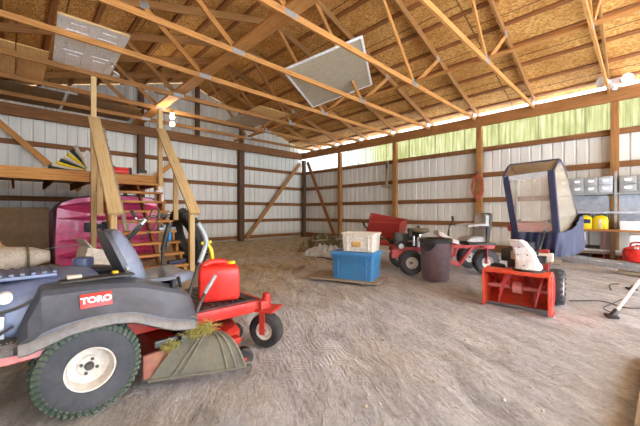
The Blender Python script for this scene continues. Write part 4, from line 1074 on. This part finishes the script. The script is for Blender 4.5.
m = MB(); m.lathe([(0,.70),(.1,.70),(.20,.735),(.205,.75),(.205,.785),(.19,.80),(.05,.805),(.05,.815),(0,.815)], (-.42,.3,0), (0,0,1), 30); m.build('air_cleaner', M['olive_metal'], tr)
m = MB(); m.cyl((-.42,.3,.81),(-.42,.3,.85),.025); m.cyl((-.42,.3,.45),(-.42,.3,.72),.08); m.build('air_cleaner_nut', M['black'], tr)

dx_, dy_ = floor_at(384, 264)
dc = thing('dump_cart', 'red steel dump cart with its bed tipped up behind the totes', 'cart', (dx_, dy_, 0), CAMR-.25)
# bed: open box, tilted about the hind axle
A = rotx(math.radians(16))@roty(math.radians(1))
bc = V((.0, .05, .64))
def bp(x, y, z): return bc+A@V((x, y, z))
FL, FR = (bp(-.36,-.30,.13), bp(-.30,-.33,.36)), (bp(.30,-.30,-.05), bp(.33,-.33,.36))
BL, BR = (bp(-.36,.30,.13), bp(-.30,.33,.36)), (bp(.46,.30,-.02), bp(.50,.33,.22))
m = MB()
def panel(q, d):
    c = sum(q, V())/4; m.loft([q, [p+V(d) for p in q]])
panel([FL[0], FR[0], FR[1], FL[1]], A@V((0,.014,0))); panel([BL[0], BR[0], BR[1], BL[1]], A@V((0,-.014,0)))
panel([FL[0], BL[0], BL[1], FL[1]], A@V((.014,0,0))); panel([FR[0], BR[0], BR[1], FR[1]], A@V((-.014,0,0)))
panel([FL[0], FR[0], BR[0], BL[0]], A@V((0,0,.014)))
for p, q in ((FL[1],FR[1]),(FR[1],BR[1]),(BR[1],BL[1]),(BL[1],FL[1])): m.beam(p, q, .03, .026)
m.build('bed', M['dark_red'], dc)
m = MB(); m.beam((-.30,-.15,.46),(.55,-.15,.40),.05,.07,bev=.004); m.beam((-.30,.25,.46),(.55,.25,.40),.05,.07,bev=.004); m.beam((.5,-.2,.40),(.5,.3,.40),.05,.06); m.beam((-.38,-.15,.25),(-.38,.25,.25),.04,.04); m.beam((-.36,-.12,.25),(-.25,-.12,.45),.05,.05); m.beam((-.36,.22,.25),(-.25,.22,.45),.05,.05); m.build('frame', M['red'], dc)
m = MB(); m.tube([(.12,.05,.45),(.06,.05,.60)], .03); m.build('tilt_linkage', M['black_metal'], dc); m = MB(); m.tube([(-.25,.05,.47),(-.22,.05,.60)], .03); m.build('tilt_linkage', M['black_metal'], dc); m = MB(); m.box((.28,-.05,.48),(.34,.3,.08),bev=.02); m.build('battery_tray', M['black_metal'], dc); m = MB(); m.tube(smooth_pts([(-.45,.0,.90),(-.42,.02,.80),(-.30,.05,.70),(-.22,.05,.60)]), .02); m.build('tilt_linkage', M['black_metal'], dc)
for y in (-.22, .32): wheel2(dc, (-.38, y, .24), .24, .14, .11, lugs=0)
m = MB(); m.beam((.5,.05,.35),(.72,.05,.12),.05,.05); m.box((.74,.05,.05),(.1,.1,.1)); m.build('jack_stand', M['dark_red'], dc)

# ------------------------------------------------------------------ heap of tarps and boards in the corner
heap('tarp', 'crumpled pale grey and blue tarp at the front of the heap near the back corner', 'tarp', (5.75, 5.75, 0), .8, .9, .34, M['tarp'], 1.7, .3, 6.5, 40)
heap('canvas_sheet', 'olive canvas sheet heaped behind the pale tarp near the back corner', 'canvas', (6.55, 6.5, 0), 1.3, 1.3, .62, M['olive'], 5.1, .5, 6.0, 40)
def plank(label, a, b, w, th, mat, name='loose_plank', up=(0,0,1)):
    m = MB(); m.beam(a, b, w, th, up=up, bev=.003); return tag(m.build(name, mat, at=V(a)), label, 'plank')
plank('grey loose plank lying across the olive canvas heap', (6.0, 6.5, .30), (7.2, 5.75, .36), .15, .025, M['grey_wood'])
plank('brown loose plank at the back of the olive canvas heap', (6.3, 7.4, .05), (7.6, 5.9, .25), .14, .03, M['post'])
m = MB(); m.tube(smooth_pts([(5.2,4.95,.014),(5.15,5.2,.05),(5.25,5.5,.014)]), .014); tag(m.build('black_hose', M['black'], at=(5.2,4.95,0)), 'short black hose end beside the pale tarp', 'hose')
plank('long thin pale board flat on the dirt left of the blue tote', (3.58, 4.35, .02), (4.15, 4.75, .02), .1, .02, M['grey_wood'])

# ------------------------------------------------------------------ snow thrower with cab
sn = thing('snow_thrower', 'orange-red two-stage snow thrower with white chute under a vinyl cab', 'snow thrower', (3.98, .99, 0), math.radians(3))
# local: x backwards from the mouth, y left..right (near end at -y)
HW = .315
m = MB()
def hs(x): return x
# side plates with rounded back
for s in (-1, 1):
    pts = [(0,.03),(0,.40),(.10,.44)]+[(.19+.23*math.cos(a), .235+.215*math.sin(a)) for a in [PI/2-.35*k for k in range(0, 9)]]+[(.12,.02)]
    y = s*HW; m.prism([V((x, y-.006, z)) for x, z in pts], (0,.012,0))
# back sheet, curved
prof = [(.02,.425),(.10,.435),(.2,.44),(.30,.425),(.37,.37),(.405,.29),(.41,.2),(.37,.1),(.3,.04),(.2,.025)]
m.loft([[V((x, -HW, z)) for x, z in prof],[V((x, HW, z)) for x, z in prof]], closed=False)
m.box((.01,0,.425),(.04,2*HW+.02,.035),bev=.004)
m.box((.0,-HW,.215),(.03,.018,.40),bev=.003); m.box((.0,HW,.215),(.03,.018,.40),bev=.003)
m.build('auger_housing', M['orange_red'], sn)
m = MB(); m.box((.22,0,.018),(.12,2*HW,.012),bev=.002)
m.build('scraper_bar', M['steel_grey'], sn)
for s in (-1, 1):
    m = MB(); m.box((.13,s*(HW+.014),.045),(.2,.012,.08),bev=.004); m.box((.13,s*(HW+.02),.008),(.22,.03,.012),bev=.004); m.build('skid_shoe', M['faded_red'], sn)
m = MB(); m.cyl((.20,-HW,.225),(.20,HW,.225),.022); m.cyl((.20,-.05,.225),(.20,.05,.225),.065); m.box((.27,0,.225),(.14,.09,.1),bev=.02)
for k in range(5): m.cyl((.195+.02*k,-.055,.225),(.195+.02*k,-.05,.225),.05-.006*k)
m.build('auger_shaft', M['dusty_red'], sn)
# two ribbon flights, opposite hands
for s in (-1, 1):
    m = MB(); N_ = 44; rings = []
    for k in range(N_+1):
        u = k/N_; a = s*u*2*PI*1.0+1.2; y = s*(.055+u*(HW-.075))
        d = V((math.cos(a), 0, math.sin(a))); c = V((.20, y, .225)); t_ = V((0,.010,0))
        rings.append([c+d*.188-t_, c+d*.188+t_, c+d*.118+t_, c+d*.118-t_])
    m.loft(rings)
    for u in (.12, .5, .88):
        a = s*u*2*PI*1.0+1.2; d = V((math.cos(a),0,math.sin(a))); c = V((.20, s*(.055+u*(HW-.075)), .225)); m.beam(c, c+d*.14, .03, .012, up=(0,1,0))
    m.build('auger_flight', M['faded_red'], sn)
m = MB(); m.cyl((.39,0,.235),(.50,0,.235),.17,28); m.box((.55,0,.30),(.3,.34,.22),bev=.03); m.build('impeller_housing', M['orange_red'], sn)
# chute: white, hooded, leaning
m = MB(); rings = []
for x, y, z, w, d in ((.24,-.10,.435,.125,.11),(.25,-.10,.48,.12,.105),(.25,-.08,.57,.105,.095),(.245,-.045,.67,.09,.08),(.235,-.02,.72,.075,.065)):
    rings.append([V((x+d*a, y+w*b, z)) for a, b in ((-1,-.8),(-.8,-1),(.8,-1),(1,-.8),(1,.8),(.8,1),(-.8,1),(-1,.8))])
m.loft(rings)
m.build('chute', M['white_paint'], sn, ang=40)
m = MB(); m.lathe([(.12,.0),(.165,.0),(.165,.02),(.12,.02)], (.24,-.10,.437), (0,0,1), 28, closed_prof=True); m.build('chute_ring', M['black_metal'], sn)
m = MB(); rings = []
for x, y, z, w, d in ((.235,-.02,.705,.085,.075),(.21,.0,.755,.08,.07),(.16,.02,.785,.07,.055),(.13,.03,.78,.055,.03)):
    rings.append([V((x+d*a, y+w*b, z)) for a, b in ((-1,-.8),(-.8,-1),(.8,-1),(1,-.8),(1,.8),(.8,1),(-.8,1),(-1,.8))])
m.loft(rings); m.build('chute_hood', M['white_paint'], sn, ang=40)
m = MB(); 
for p in ((.15,-.02,.70),(.155,-.10,.62),(.145,-.01,.62),(.145,-.07,.50)): m.lathe([(0,0),(.008,0),(.008,.01),(0,.01)], p, (-1,0,0), 6)
m.build('chute_bolts', M['black'], sn)
m = MB(); m.tube(smooth_pts([(.30,-.1,.46),(.36,-.16,.60),(.5,-.2,.8),(.8,-.2,.95)]), .012); m.box((.32,-.20,.56),(.1,.12,.08),bev=.01); m.build('chute_crank', M['black_metal'], sn)
m = MB()
for k, r in enumerate((.19,.12)): m.lathe([(r,-.005),(r,.008),(r-.02,.008),(r-.02,-.005)], (.20,-HW-.008,.235), (0,-1,0), 30, closed_prof=True)
m.build('side_rib', M['faded_red'], sn)
m = MB(); m.box((.42,-.22,.53),(.08,.10,.28),bev=.012); m.build('chute_support', M['dark_red'], sn)
# engine, deck, wheels, handles
m = MB(); m.box((.72,0,.50),(.42,.36,.26),bev=.03); m.cyl((.66,0,.62),(.66,0,.74),.13); m.box((.62,.2,.56),(.2,.1,.16),bev=.02)
for k in range(6): m.box((.72,-.19,.42+k*.03),(.34,.02,.012))
m.build('engine', M['black_metal'], sn)
m = MB(); m.box((.42,-.10,.58),(.10,.42,.10),bev=.015); m.build('front_cover', M['canvas'], sn)
for y in (-.315, .315): wheel(sn, 'wheel', (.66, y, .21), (0,-1 if y < 0 else 1,0), .21, .14, .10, M['rim'], M['sidewall'], lugs=18, n=36, rimdepth=.2)
m = MB(); m.cyl((.66,-.30,.21),(.66,.30,.21),.018); m.box((.62,0,.3),(.4,.36,.14),bev=.02); m.build('transmission', M['orange_red'], sn)
for y in (-.22, .22):
    m = MB(); m.tube(smooth_pts([(.8,y,.36),(1.1,y,.70),(1.35,y,.95),(1.50,y,.98)]), .015, 8); hb = m.build('handlebar', M['black_metal'], sn)
    m = MB(); m.tube([(1.40,y,.965),(1.53,y,.985)], .02, 8); m.build('grip', M['black'], hb)
m = MB(); m.beam((1.28,-.24,.9),(1.28,.24,.9),.14,.05); m.box((1.25,0,.95),(.12,.3,.06),bev=.01); m.build('control_panel', M['red'], sn)
# cab
cab = thing('operator_cab', 'clear vinyl snow thrower cab with navy fabric edges and drooping navy skirt', 'cab', (4.62, 1.02, .62), math.radians(3))
def cp(x, y, z): return V((x, y, z-.62))
# corners: front bottom/top, back bottom/top
fb = [cp(-.02, .13, .82), cp(-.02, -.34, .83)]
ft = [cp(.02, .25, 1.57), cp(.02, -.28, 1.61)]
kt = [cp(.40, .26, 1.77), cp(.42, -.30, 1.79)]
bt = [cp(.62, .21, 1.66), cp(.62, -.34, 1.68)]
bb = [cp(1.02, .32, .90), cp(1.02, -.47, .92)]
def quad_sheet(nm, a, b, c, d, mat, nrm, th=.004, sag=.0, n=10):
    m = MB()
    def fn(u, v): return a.lerp(b, u).lerp(d.lerp(c, u), v)+V(nrm)*(sag*math.sin(u*PI)*math.sin(v*PI))
    m.shell(fn, n, n, th, nrm); return m.build(nm, mat, cab, ang=80)
quad_sheet('front_window', fb[0], fb[1], ft[1], ft[0], M['clear'], (-1,0,0))
quad_sheet('roof_window', ft[0], ft[1], kt[1], kt[0], M['tan_vinyl'], (-.4,0,.9), sag=.01)
m = MB(); quad_sheet('roof_panel', kt[0], kt[1], bt[1], bt[0], M['tan_vinyl'], (.5,0,.85))
def side(i, sg):
    m = MB(); f0, f1, k0, b0, e0 = fb[i], ft[i], kt[i], bt[i], bb[i]
    n = 12
    def fn(u, v):
        top = f1.lerp(k0, u/.5) if u < .5 else k0.lerp(b0, (u-.5)/.5)
        bot = f0.lerp(e0, u); return bot.lerp(top, v)+V((0, sg*.015*math.sin(u*PI)*math.sin(v*PI), 0))
    m.shell(fn, n, n, .004, (0,sg,0)); m.build('side_window', M['tan_vinyl'], cab, ang=80)
side(0, 1); side(1, -1)
# navy bands along the edges
def band(pts, r, nm='edge_band'):
    m = MB(); m.tube(pts, r, 8); return m.build(nm, M['navy'], cab)
for i in (0, 1):
    d = V((-.012,0,0)); sg = 1 if i == 0 else -1
    m = MB(); m.beam(fb[i]+d-V((0,sg*.03,0)), ft[i]+d-V((0,sg*.03,0)), .058, .012, up=(1,0,0)); m.build('edge_band', M['navy'], cab)
    band(smooth_pts([fb[i], fb[i].lerp(ft[i],.9), ft[i].lerp(kt[i],.12), ft[i].lerp(kt[i],.9), kt[i].lerp(bt[i],.3), bt[i]], 4), .016)
    m = MB(); m.tube([bt[i], bt[i].lerp(bb[i], .5), bb[i]], .014, 8); m.build('edge_band', M['black'], cab)
m = MB(); m.beam(ft[0]+V((-.01,0,-.03)), ft[1]+V((-.01,0,-.03)), .012, .06); m.build('top_band', M['tarp'], cab)
band([kt[0], kt[1]], .014); band([bt[0], bt[1]], .014)
m = MB(); m.tube([ft[0]+V((.02,-.03,-.02)), fb[0]+V((.02,-.03,-.26))], .01); m.tube([ft[1]+V((.02,.03,-.02)), fb[1]+V((.02,.03,-.24))], .01); m.tube([bt[0], bb[0]+V((0,-.02,-.1))], .01); m.tube([bt[1], bb[1]+V((0,.02,-.1))], .01); m.build('frame_tube', M['galv'], cab)
# drooping skirt right round
ringpts = [fb[0], fb[0].lerp(fb[1],.33), fb[0].lerp(fb[1],.66), fb[1], fb[1].lerp(bb[1],.33)+V((0,-.03,0)), fb[1].lerp(bb[1],.66)+V((0,-.03,0)), bb[1], bb[1].lerp(bb[0],.5), bb[0], bb[0].lerp(fb[0],.33), bb[0].lerp(fb[0],.66)]
rp = smooth_pts(ringpts, 9, closed=True); ctr_ = sum(rp, V())/len(rp)
m = MB(); NR = len(rp)
def sk(a, b):
    i = int(round(a*NR)) % NR; p = rp[i]; out = V((p.x-ctr_.x, p.y-ctr_.y, 0)).normalized()
    fold = .022*math.sin(i*1.3+b*2.2)+.02*noise.noise(V((i*.31, b*4, 2)))
    drop = .25+.03*noise.noise(V((i*.13, 0, 8)))+.06*math.sin(PI*max(0, min(1, (i-26)/44)))
    topz = .03+.13*math.sin(PI*max(0, min(1, (i-34)/36)))**2
    return p+V((0,0,topz*(1-b)))*1.0+out*(.03+.05*math.sin(PI*max(0, min(1, (i-30)/40)))*b+fold*(.3+b*.7)-.03*b)+V((0,0,-drop*b))
m.shell(sk, NR, 7, .006, (0,0,.4)); m.build('skirt', M['navy'], cab, ang=70)
m = MB(); m.box(cp(.3,0,.90), (.5,.44,.10), bev=.03); m.build('dash_pad', M['faded_red'], cab)

# ------------------------------------------------------------------ right wall: cord, hung board, rack and bench
m = MB(); rng = random.Random(5); pts = []
for k in range(150):
    a = k*.42; r = .16+.03*math.sin(k*.9); s = 1+.25*rng.random()
    pts.append(V((9.40-.03-.035*rng.random(), 3.23+r*math.sin(a)*.9+.02*rng.uniform(-1,1), 1.86+(r*1.9*math.cos(a))*s*.85-.03)))
m.tube(smooth_pts(pts, 3), .0055, 6)
tag(m.build('extension_cord', M['rope'], at=(9.36, 3.23, 1.4)), 'coil of orange extension cord hanging on a right wall post', 'cord')
m = MB(); m.cyl((9.44,3.23,2.2),(9.30,3.23,2.22),.012); m.box((9.31,3.23,2.23),(.02,.05,.05),bev=.005); tag(m.build('wall_hook', M['black_metal'], at=(9.42,3.23,2.2)), 'small black hook on the post above the orange cord coil', 'hook')
t = thing('wooden_brace', 'short wooden board with a crosspiece hanging on the right wall above the dump bed', 'board', (9.42, 6.28, 1.95))
m = MB(); m.beam((0,.03,.06),(-.02,-.02,.95),.09,.04,up=(1,0,0)); m.build('upright', M['grey_wood'], t)
m = MB(); m.beam((-.01,-.16,.03),(-.01,.22,.10),.04,.09); m.build('crosspiece', M['grey_wood'], t)
m = MB(); m.box((-.02,-.01,.80),(.05,.07,.2),bev=.01); m.build('hinge', M['black_metal'], t)

# steel rack with drawers
rk = thing('steel_rack', 'grey steel rack with back panel fixed on the right wall above the workbench', 'rack', (9.3, .45, .74))
def rbx(nm, c, s, mat, bev=.003):
    m = MB(); m.box(V(c)-V(rk.location), s, bev=bev); return m.build(nm, mat, rk)
for y in (1.42, .38, -.55): 
    rbx('upright', (9.10, y, 1.36), (.04, .045, 1.24), M['steel_grey']); rbx('upright', (9.46, y, 1.36), (.04, .045, 1.24), M['steel_grey'])
rbx('shelf', (9.27, .43, 1.50), (.42, 2.05, .03), M['steel_grey'])
rbx('shelf', (9.25, .43, 1.10), (.46, 2.05, .045), M['panel_grey'])
rbx('back_panel', (9.455, .90, 1.30), (.012, 1.0, .36), M['panel_grey'], 0); rbx('back_panel', (9.455, -.08, 1.30), (.012, .88, .36), M['panel_grey'], 0)
rbx('lower_panel', (9.47, .43, .93), (.012, 1.9, .30), M['panel_grey'], 0)
def drawers(label, y0, y1, cols, rows, odd=None):
    c = thing('parts_cabinet', label, 'cabinet', (9.26, (y0+y1)/2, 1.516))
    w = y1-y0; hgt = .36
    m = MB(); m.box((0,0,hgt/2),(.34,w,hgt),bev=.003); m.build('case', M['steel_grey'], c)
    for r in range(rows):
        for k in range(cols):
            dw = w/cols; dh = (hgt-.03)/rows
            y = -w/2+dw*(k+.5); z = .015+dh*(r+.5)
            mt = M['panel_grey'] if (odd and (r, k) in odd) else M['steel_grey']
            m = MB(); m.box((-.18,y,z),(.03,dw-.02,dh-.02),bev=.004); d = m.build('drawer', mt, c)
            m = MB(); m.box((-.20,y,z+.012),(.014,dw*.42,.045),bev=.004); m.box((-.208,y,z-.018),(.02,dw*.3,.012),bev=.003); m.build('label_holder', M['white_paint'], d)
    return c
drawers('grey steel cabinet of small parts drawers on the rack left of the rack upright', .42, 1.36, 4, 2, odd={(1,0),(0,0)})
drawers('grey steel cabinet of small parts drawers on the rack at the right edge', -.5, .33, 3, 2)
m = MB(); m.beam((9.06, .9, 1.475),(9.05,.5,1.47),.02,.015); m.tube(smooth_pts([(9.05,.5,1.47),(9.03,.44,1.49),(9.03,.46,1.45),(9.05,.5,1.46)]), .008)
tag(m.build('long_pliers', M['black'], at=(9.05,.5,1.44)), 'dark long-handled pliers hanging under the parts drawers', 'tool')

bn = thing('workbench', 'long wooden workbench top along the right wall under the steel rack', 'workbench', (9.2, .45, 0))
def bbx(nm, c, s, mat, bev=.004):
    m = MB(); m.box(V(c)-V(bn.location), s, bev=bev); return m.build(nm, mat, bn)
bbx('bench_top', (9.22, .45, .715), (.56, 2.1, .045), M['post'])
for y in (1.42, .42, -.55):
    for x in (9.0, 9.45): bbx('leg', (x, y, .35), (.08, .08, .70), M['post_dark'])
bbx('lower_shelf', (9.25, .45, .22), (.44, 2.0, .03), M['grey_wood'])
def jug(label, y, loc_x=9.12):
    t = thing('oil_jug', label, 'jug', (loc_x, y, .738), PI/2)
    m = MB(); rings = []
    for z, k in ((0,.92),(.012,1),(.20,1),(.25,.9),(.285,.6),(.30,.3)):
        rings.append([V((x*.13*k, yy*.095*k, z)) for x, yy in ((-1,-.7),(-.8,-1),(.8,-1),(1,-.7),(1,.7),(.8,1),(-.8,1),(-1,.7))])
    m.loft(rings); m.build('body', M['yellow'], t, ang=50)
    m = MB(); m.cyl((.05,0,.295),(.05,0,.335),.03); m.build('cap', M['black'], t)
    m = MB(); m.tube(smooth_pts([(-.09,0,.26),(-.06,0,.33),(.0,0,.335),(.03,0,.30)]), .014); m.build('handle', M['black'], t)
    return t
j1 = jug('yellow oil jug with dark blue label, left one on the workbench', .88)
m = MB(); m.box((-.02,.096,.17),(.17,.014,.09),bev=.002); m.build('label_panel', M['navy'], j1)
j2 = jug('plain yellow oil jug beside the rack, right one on the workbench', .62)
m = MB(); m.box((0,.096,.12),(.05,.006,.2),bev=.002); m.build('pale_stripe', M['canvas'], j2)
m = MB(); m.box((0,0,.10),(.26,.28,.20),bev=.02); m.box((-.14,0,.10),(.02,.2,.12),bev=.005)
o = tag(m.build('charger_box', M['panel_grey']), 'small pale grey box hanging below the workbench under the yellow jugs', 'box'); o.location = (9.02, 1.0, .482)
m = MB(); m.box((0,0,.09),(.3,.34,.18),bev=.006)
for k in range(5): m.box((-.152,-.1+k*.05,.09),(.006,.03,.12))
o = tag(m.build('file_tray', M['white_paint']), 'white slotted tray on the workbench at the right edge', 'tray'); o.location = (9.1, .14, .738)
m = MB(); m.box((0,0,.32),(.10,.16,.64),bev=.004)
o = tag(m.build('white_carton', M['white_paint']), 'tall white flat carton standing behind the red air tank', 'box'); o.location = (8.72, .08, .012)
for nm, lab, cat, x, y, z, s, mt in (('tool_box', 'black tool box under the low bench shelf below the yellow jugs', 'tool box', 9.12, 1.02, 0, (.34,.5,.17), 'black'), ('tool_box', 'dark red tool box under the low bench shelf to the right of the black one', 'tool box', 9.14, .12, 0, (.3,.42,.15), 'dark_red'), ('cable_drum', 'dark box of scrap on the low bench shelf behind the shiny pipes', 'box', 9.38, .95, .236, (.16,.6,.13), 'black_metal')):
    m = MB(); m.box((0,0,s[2]*.42),(s[0],s[1],s[2]*.84),bev=.01); m.box((0,0,s[2]*.88),(s[0]*.96,s[1]*1.02,s[2]*.18),bev=.008); m.box((-s[0]*.5,0,s[2]*.7),(.02,s[1]*.25,.04),bev=.004)
    o = tag(m.build('scrap_box' if nm == 'cable_drum' else nm, M[mt]), lab, cat); o.location = (x, y, z)
# red tank on a crate
m = MB()
for z in (.03,.10,.17): m.box((-.2,0,z),(.02,.5,.055)); m.box((.2,0,z),(.02,.5,.055)); m.box((0,-.24,z),(.4,.02,.055)); m.box((0,.24,z),(.4,.02,.055))
m.box((0,0,.01),(.4,.5,.02)); m.box((0,0,.195),(.42,.5,.012))
for x in (-.18,.18):
    for y in (-.22,.22): m.box((x,y,.1),(.03,.03,.2))
o = tag(m.build('wooden_crate', M['grey_wood']), 'small slatted wooden crate under the red air tank', 'crate'); o.location = (7.92, .04, 0)
t = thing('air_tank', 'red steel portable air tank with carry handle near the right edge', 'tank', (7.92, .04, .205))
m = MB(); m.lathe([(0,0),(.12,.005),(.185,.04),(.205,.10),(.205,.20),(.185,.25),(.10,.29),(0,.30)], n=32); m.lathe([(.207,.155),(.212,.16),(.212,.175),(.207,.18)], n=32, closed_prof=True); m.build('body', M['bright_red'], t)
m = MB(); m.tube(smooth_pts([(0,-.10,.28),(0,-.085,.34),(0,.0,.36),(0,.085,.34),(0,.10,.28)]), .014); m.cyl((0,0,.29),(0,0,.32),.03); m.build('handle', M['dark_red'], t)
m = MB(); m.cyl((-.19,.02,.27),(-.235,.02,.28),.03,16); m.build('gauge', M['chrome'], t)
# long light metal pieces and ladder lying in front of the bench
t = thing('aluminium_ladder', 'aluminium ladder lying on the dirt along the foot of the workbench', 'ladder', (8.30, 1.56, .20), math.atan2(-1.15, -.77))
for y in (-.17, .17):
    m = MB(); m.box((1.35,y,.0),(2.7,.028,.085),bev=.004); m.build('rail', M['bright_metal'], t)
for k in range(8):
    m = MB(); m.cyl((.2+k*.32,-.17,.0),(.2+k*.32,.17,.0),.016,12); m.build('rung', M['bright_metal'], t)
for k in (0, 1):
    m = MB(); m.box((.25+k*2.1,0,-.12),(.1,.5,.155),bev=.004); m.build('block', M['grey_wood'], t)
for a, b, r, lab in (((9.09, 1.40, .272),(9.09, -.45, .272),.035,'upper front shiny metal pipe lying on the low shelf of the workbench'), ((9.19, 1.38, .262),(9.19, -.5, .262),.025,'thinner shiny metal pipe behind the front one on the low workbench shelf')):
    m = MB(); m.cyl(a, b, r, 16); tag(m.build('metal_pipe', M['bright_metal'], at=V(a)-V((0,0,r))), lab, 'pipe')
# scrap rods in front of the ladder
rng = random.Random(11)
for i, lab in enumerate(('curved dark',)):
    a = V((6.0+.09*i, .30+i*.19, .012)); an = -.18; b = a+V((math.cos(an), math.sin(an)*.5, 0))*rng.uniform(.45,.8)
    m = MB(); m.tube(smooth_pts([a, a.lerp(b,.5)+V((0,.05*(-1)**i,.02+.03*(i==3))), b]), .010+.002*i, 6)
    tag(m.build('scrap_rod', M['black_metal' if i % 2 else 'engine'], at=a), lab+' loose metal rod lying in the dirt before the workbench', 'rod')
m = MB(); m.box((0,0,.03),(.10,.06,.06),bev=.01); m.cyl((0,0,.06),(0,0,.10),.02); m.tube([(0,0,.09),(.02,0,.78)], .005)
o = tag(m.build('floor_jack', M['faded_red']), 'small faded red jack with upright rod standing in the dirt before the workbench', 'jack'); o.location = (*floor_at(604, 265.5), 0)

# tripod stand: only one white leg reaches into the picture
foot = V((4.49,.22,0)); hub = V((5.35,-.27,.86))
t = thing('tripod_stand', 'white-legged tripod stand at the right edge with a black foot on the dirt', 'stand', (foot.x, foot.y, 0))
for k, f in enumerate((foot, V((6.3,.1,0)), V((5.3,-1.15,0)))):
    m = MB(); d = (hub-f).normalized(); m.cyl(f-foot+d*.03, hub-foot, .017, 12); lg = m.build('leg', M['white_paint'], t)
    m = MB(); m.cyl(f-foot+V((0,0,.012)), f-foot+d*.10, .026, 12); m.box(f-foot+V((0,0,.012)),(.13,.09,.024),rotz(.4),bev=.006); m.build('foot', M['black'], lg)
    m = MB(); m.cyl(f-foot+(hub-f)*.44, f-foot+(hub-f)*.50, .024, 12); m.build('clamp', M['rope'], lg)
m = MB(); m.cyl(hub-foot-V((0,0,.03)), hub-foot+V((0,0,.09)), .04, 16); m.build('hub', M['black'], t)
m = MB(); m.tube(smooth_pts([(4.9,.62,.008),(5.15,.34,.012),(5.0,.12,.01),(5.3,-.1,.012),(5.8,-.2,.01)]), .007, 6); m.tube(smooth_pts([(4.62,.18,.008),(4.8,.3,.01),(5.2,.22,.012),(5.7,.12,.01)]), .006, 6)
tag(m.build('power_cable', M['black'], at=(5.0,.2,0)), 'thin black cable trailing over the dirt beside the white tripod leg', 'cable')

# board lying in the doorway at the right edge
m = MB(); m.box((0,0,.02),(1.5,.2,.04),bev=.004)
o = tag(m.build('threshold_board', M['grey_wood']), 'weathered pale board lying on the dirt at the lower right corner', 'board')
q0, q1 = V((*floor_at(632,426), 0)), V((*floor_at(641,371), 0)); dd = (q1-q0).normalized(); nn = V((dd.y,-dd.x,0))
o.location = q0+dd*.35+nn*.11; o.rotation_euler = (0,0,math.atan2(dd.y, dd.x))

# small stones on the dirt
rng = random.Random(21); st0 = None
for k in range(14):
    x, y = floor_at(rng.uniform(330, 560), rng.uniform(335, 420))
    if st0 is None:
        m = MB(); m.lathe([(0,-.008),(.014,-.006),(.02,.002),(.015,.012),(0,.016)], n=9)
        for v in m.bm.verts: v.co *= 1+.25*noise.noise(v.co*60)
        st0 = tag(m.build('stone', M['canvas'], ang=60), 'small pale stone lying loose on the open dirt floor', 'stone', 'loose stones on the dirt floor'); o = st0
    else: o = dup(st0)
    o.location = (x, y, fh(x, y)+.006); o.rotation_euler = (0, 0, rng.uniform(0, 6)); o.scale = (rng.uniform(.3, .75),)*3

# ------------------------------------------------------------------ camera, daylight
cam = bpy.data.cameras.new('camera'); cam.sensor_width = 36; cam.lens = 36*FPX/640; cam.shift_y = -.5/640
co = bpy.data.objects.new('camera', cam); C.objects.link(co); co.location = (0, 0, H)
co.rotation_euler = (PI/2, 0, math.atan2(FY, FX)-PI/2)
sc.camera = co
w = bpy.data.worlds.new('sky'); sc.world = w; w.use_nodes = True
wn = w.node_tree; bg = wn.nodes['Background']
tcw = node(wn, 'ShaderNodeTexCoord'); sp = node(wn, 'ShaderNodeSeparateXYZ'); wn.links.new(tcw.outputs['Generated'], sp.inputs[0])
cr = ramp(wn, sp.outputs['Z'], [(0, (.80,.88,1,1)), (.5, (.92,.95,1,1)), (1, (.45,.62,1,1))]); wn.links.new(cr, bg.inputs['Color']); bg.inputs['Strength'].default_value = 1.0
sun = bpy.data.lights.new('sun', 'SUN'); sun.energy = 5; sun.angle = .02; sun.color = (.80,.92,1)
so = bpy.data.objects.new('sun', sun); C.objects.link(so); so.rotation_euler = V((.32,.62,-.70)).to_track_quat('-Z', 'Y').to_euler()
sc.view_settings.view_transform = 'Standard'; sc.view_settings.look = 'None'; sc.view_settings.gamma = 1; sc.view_settings.exposure = 3.35
sc.cycles.max_bounces = 10; sc.cycles.diffuse_bounces = 7; sc.cycles.use_denoising = True
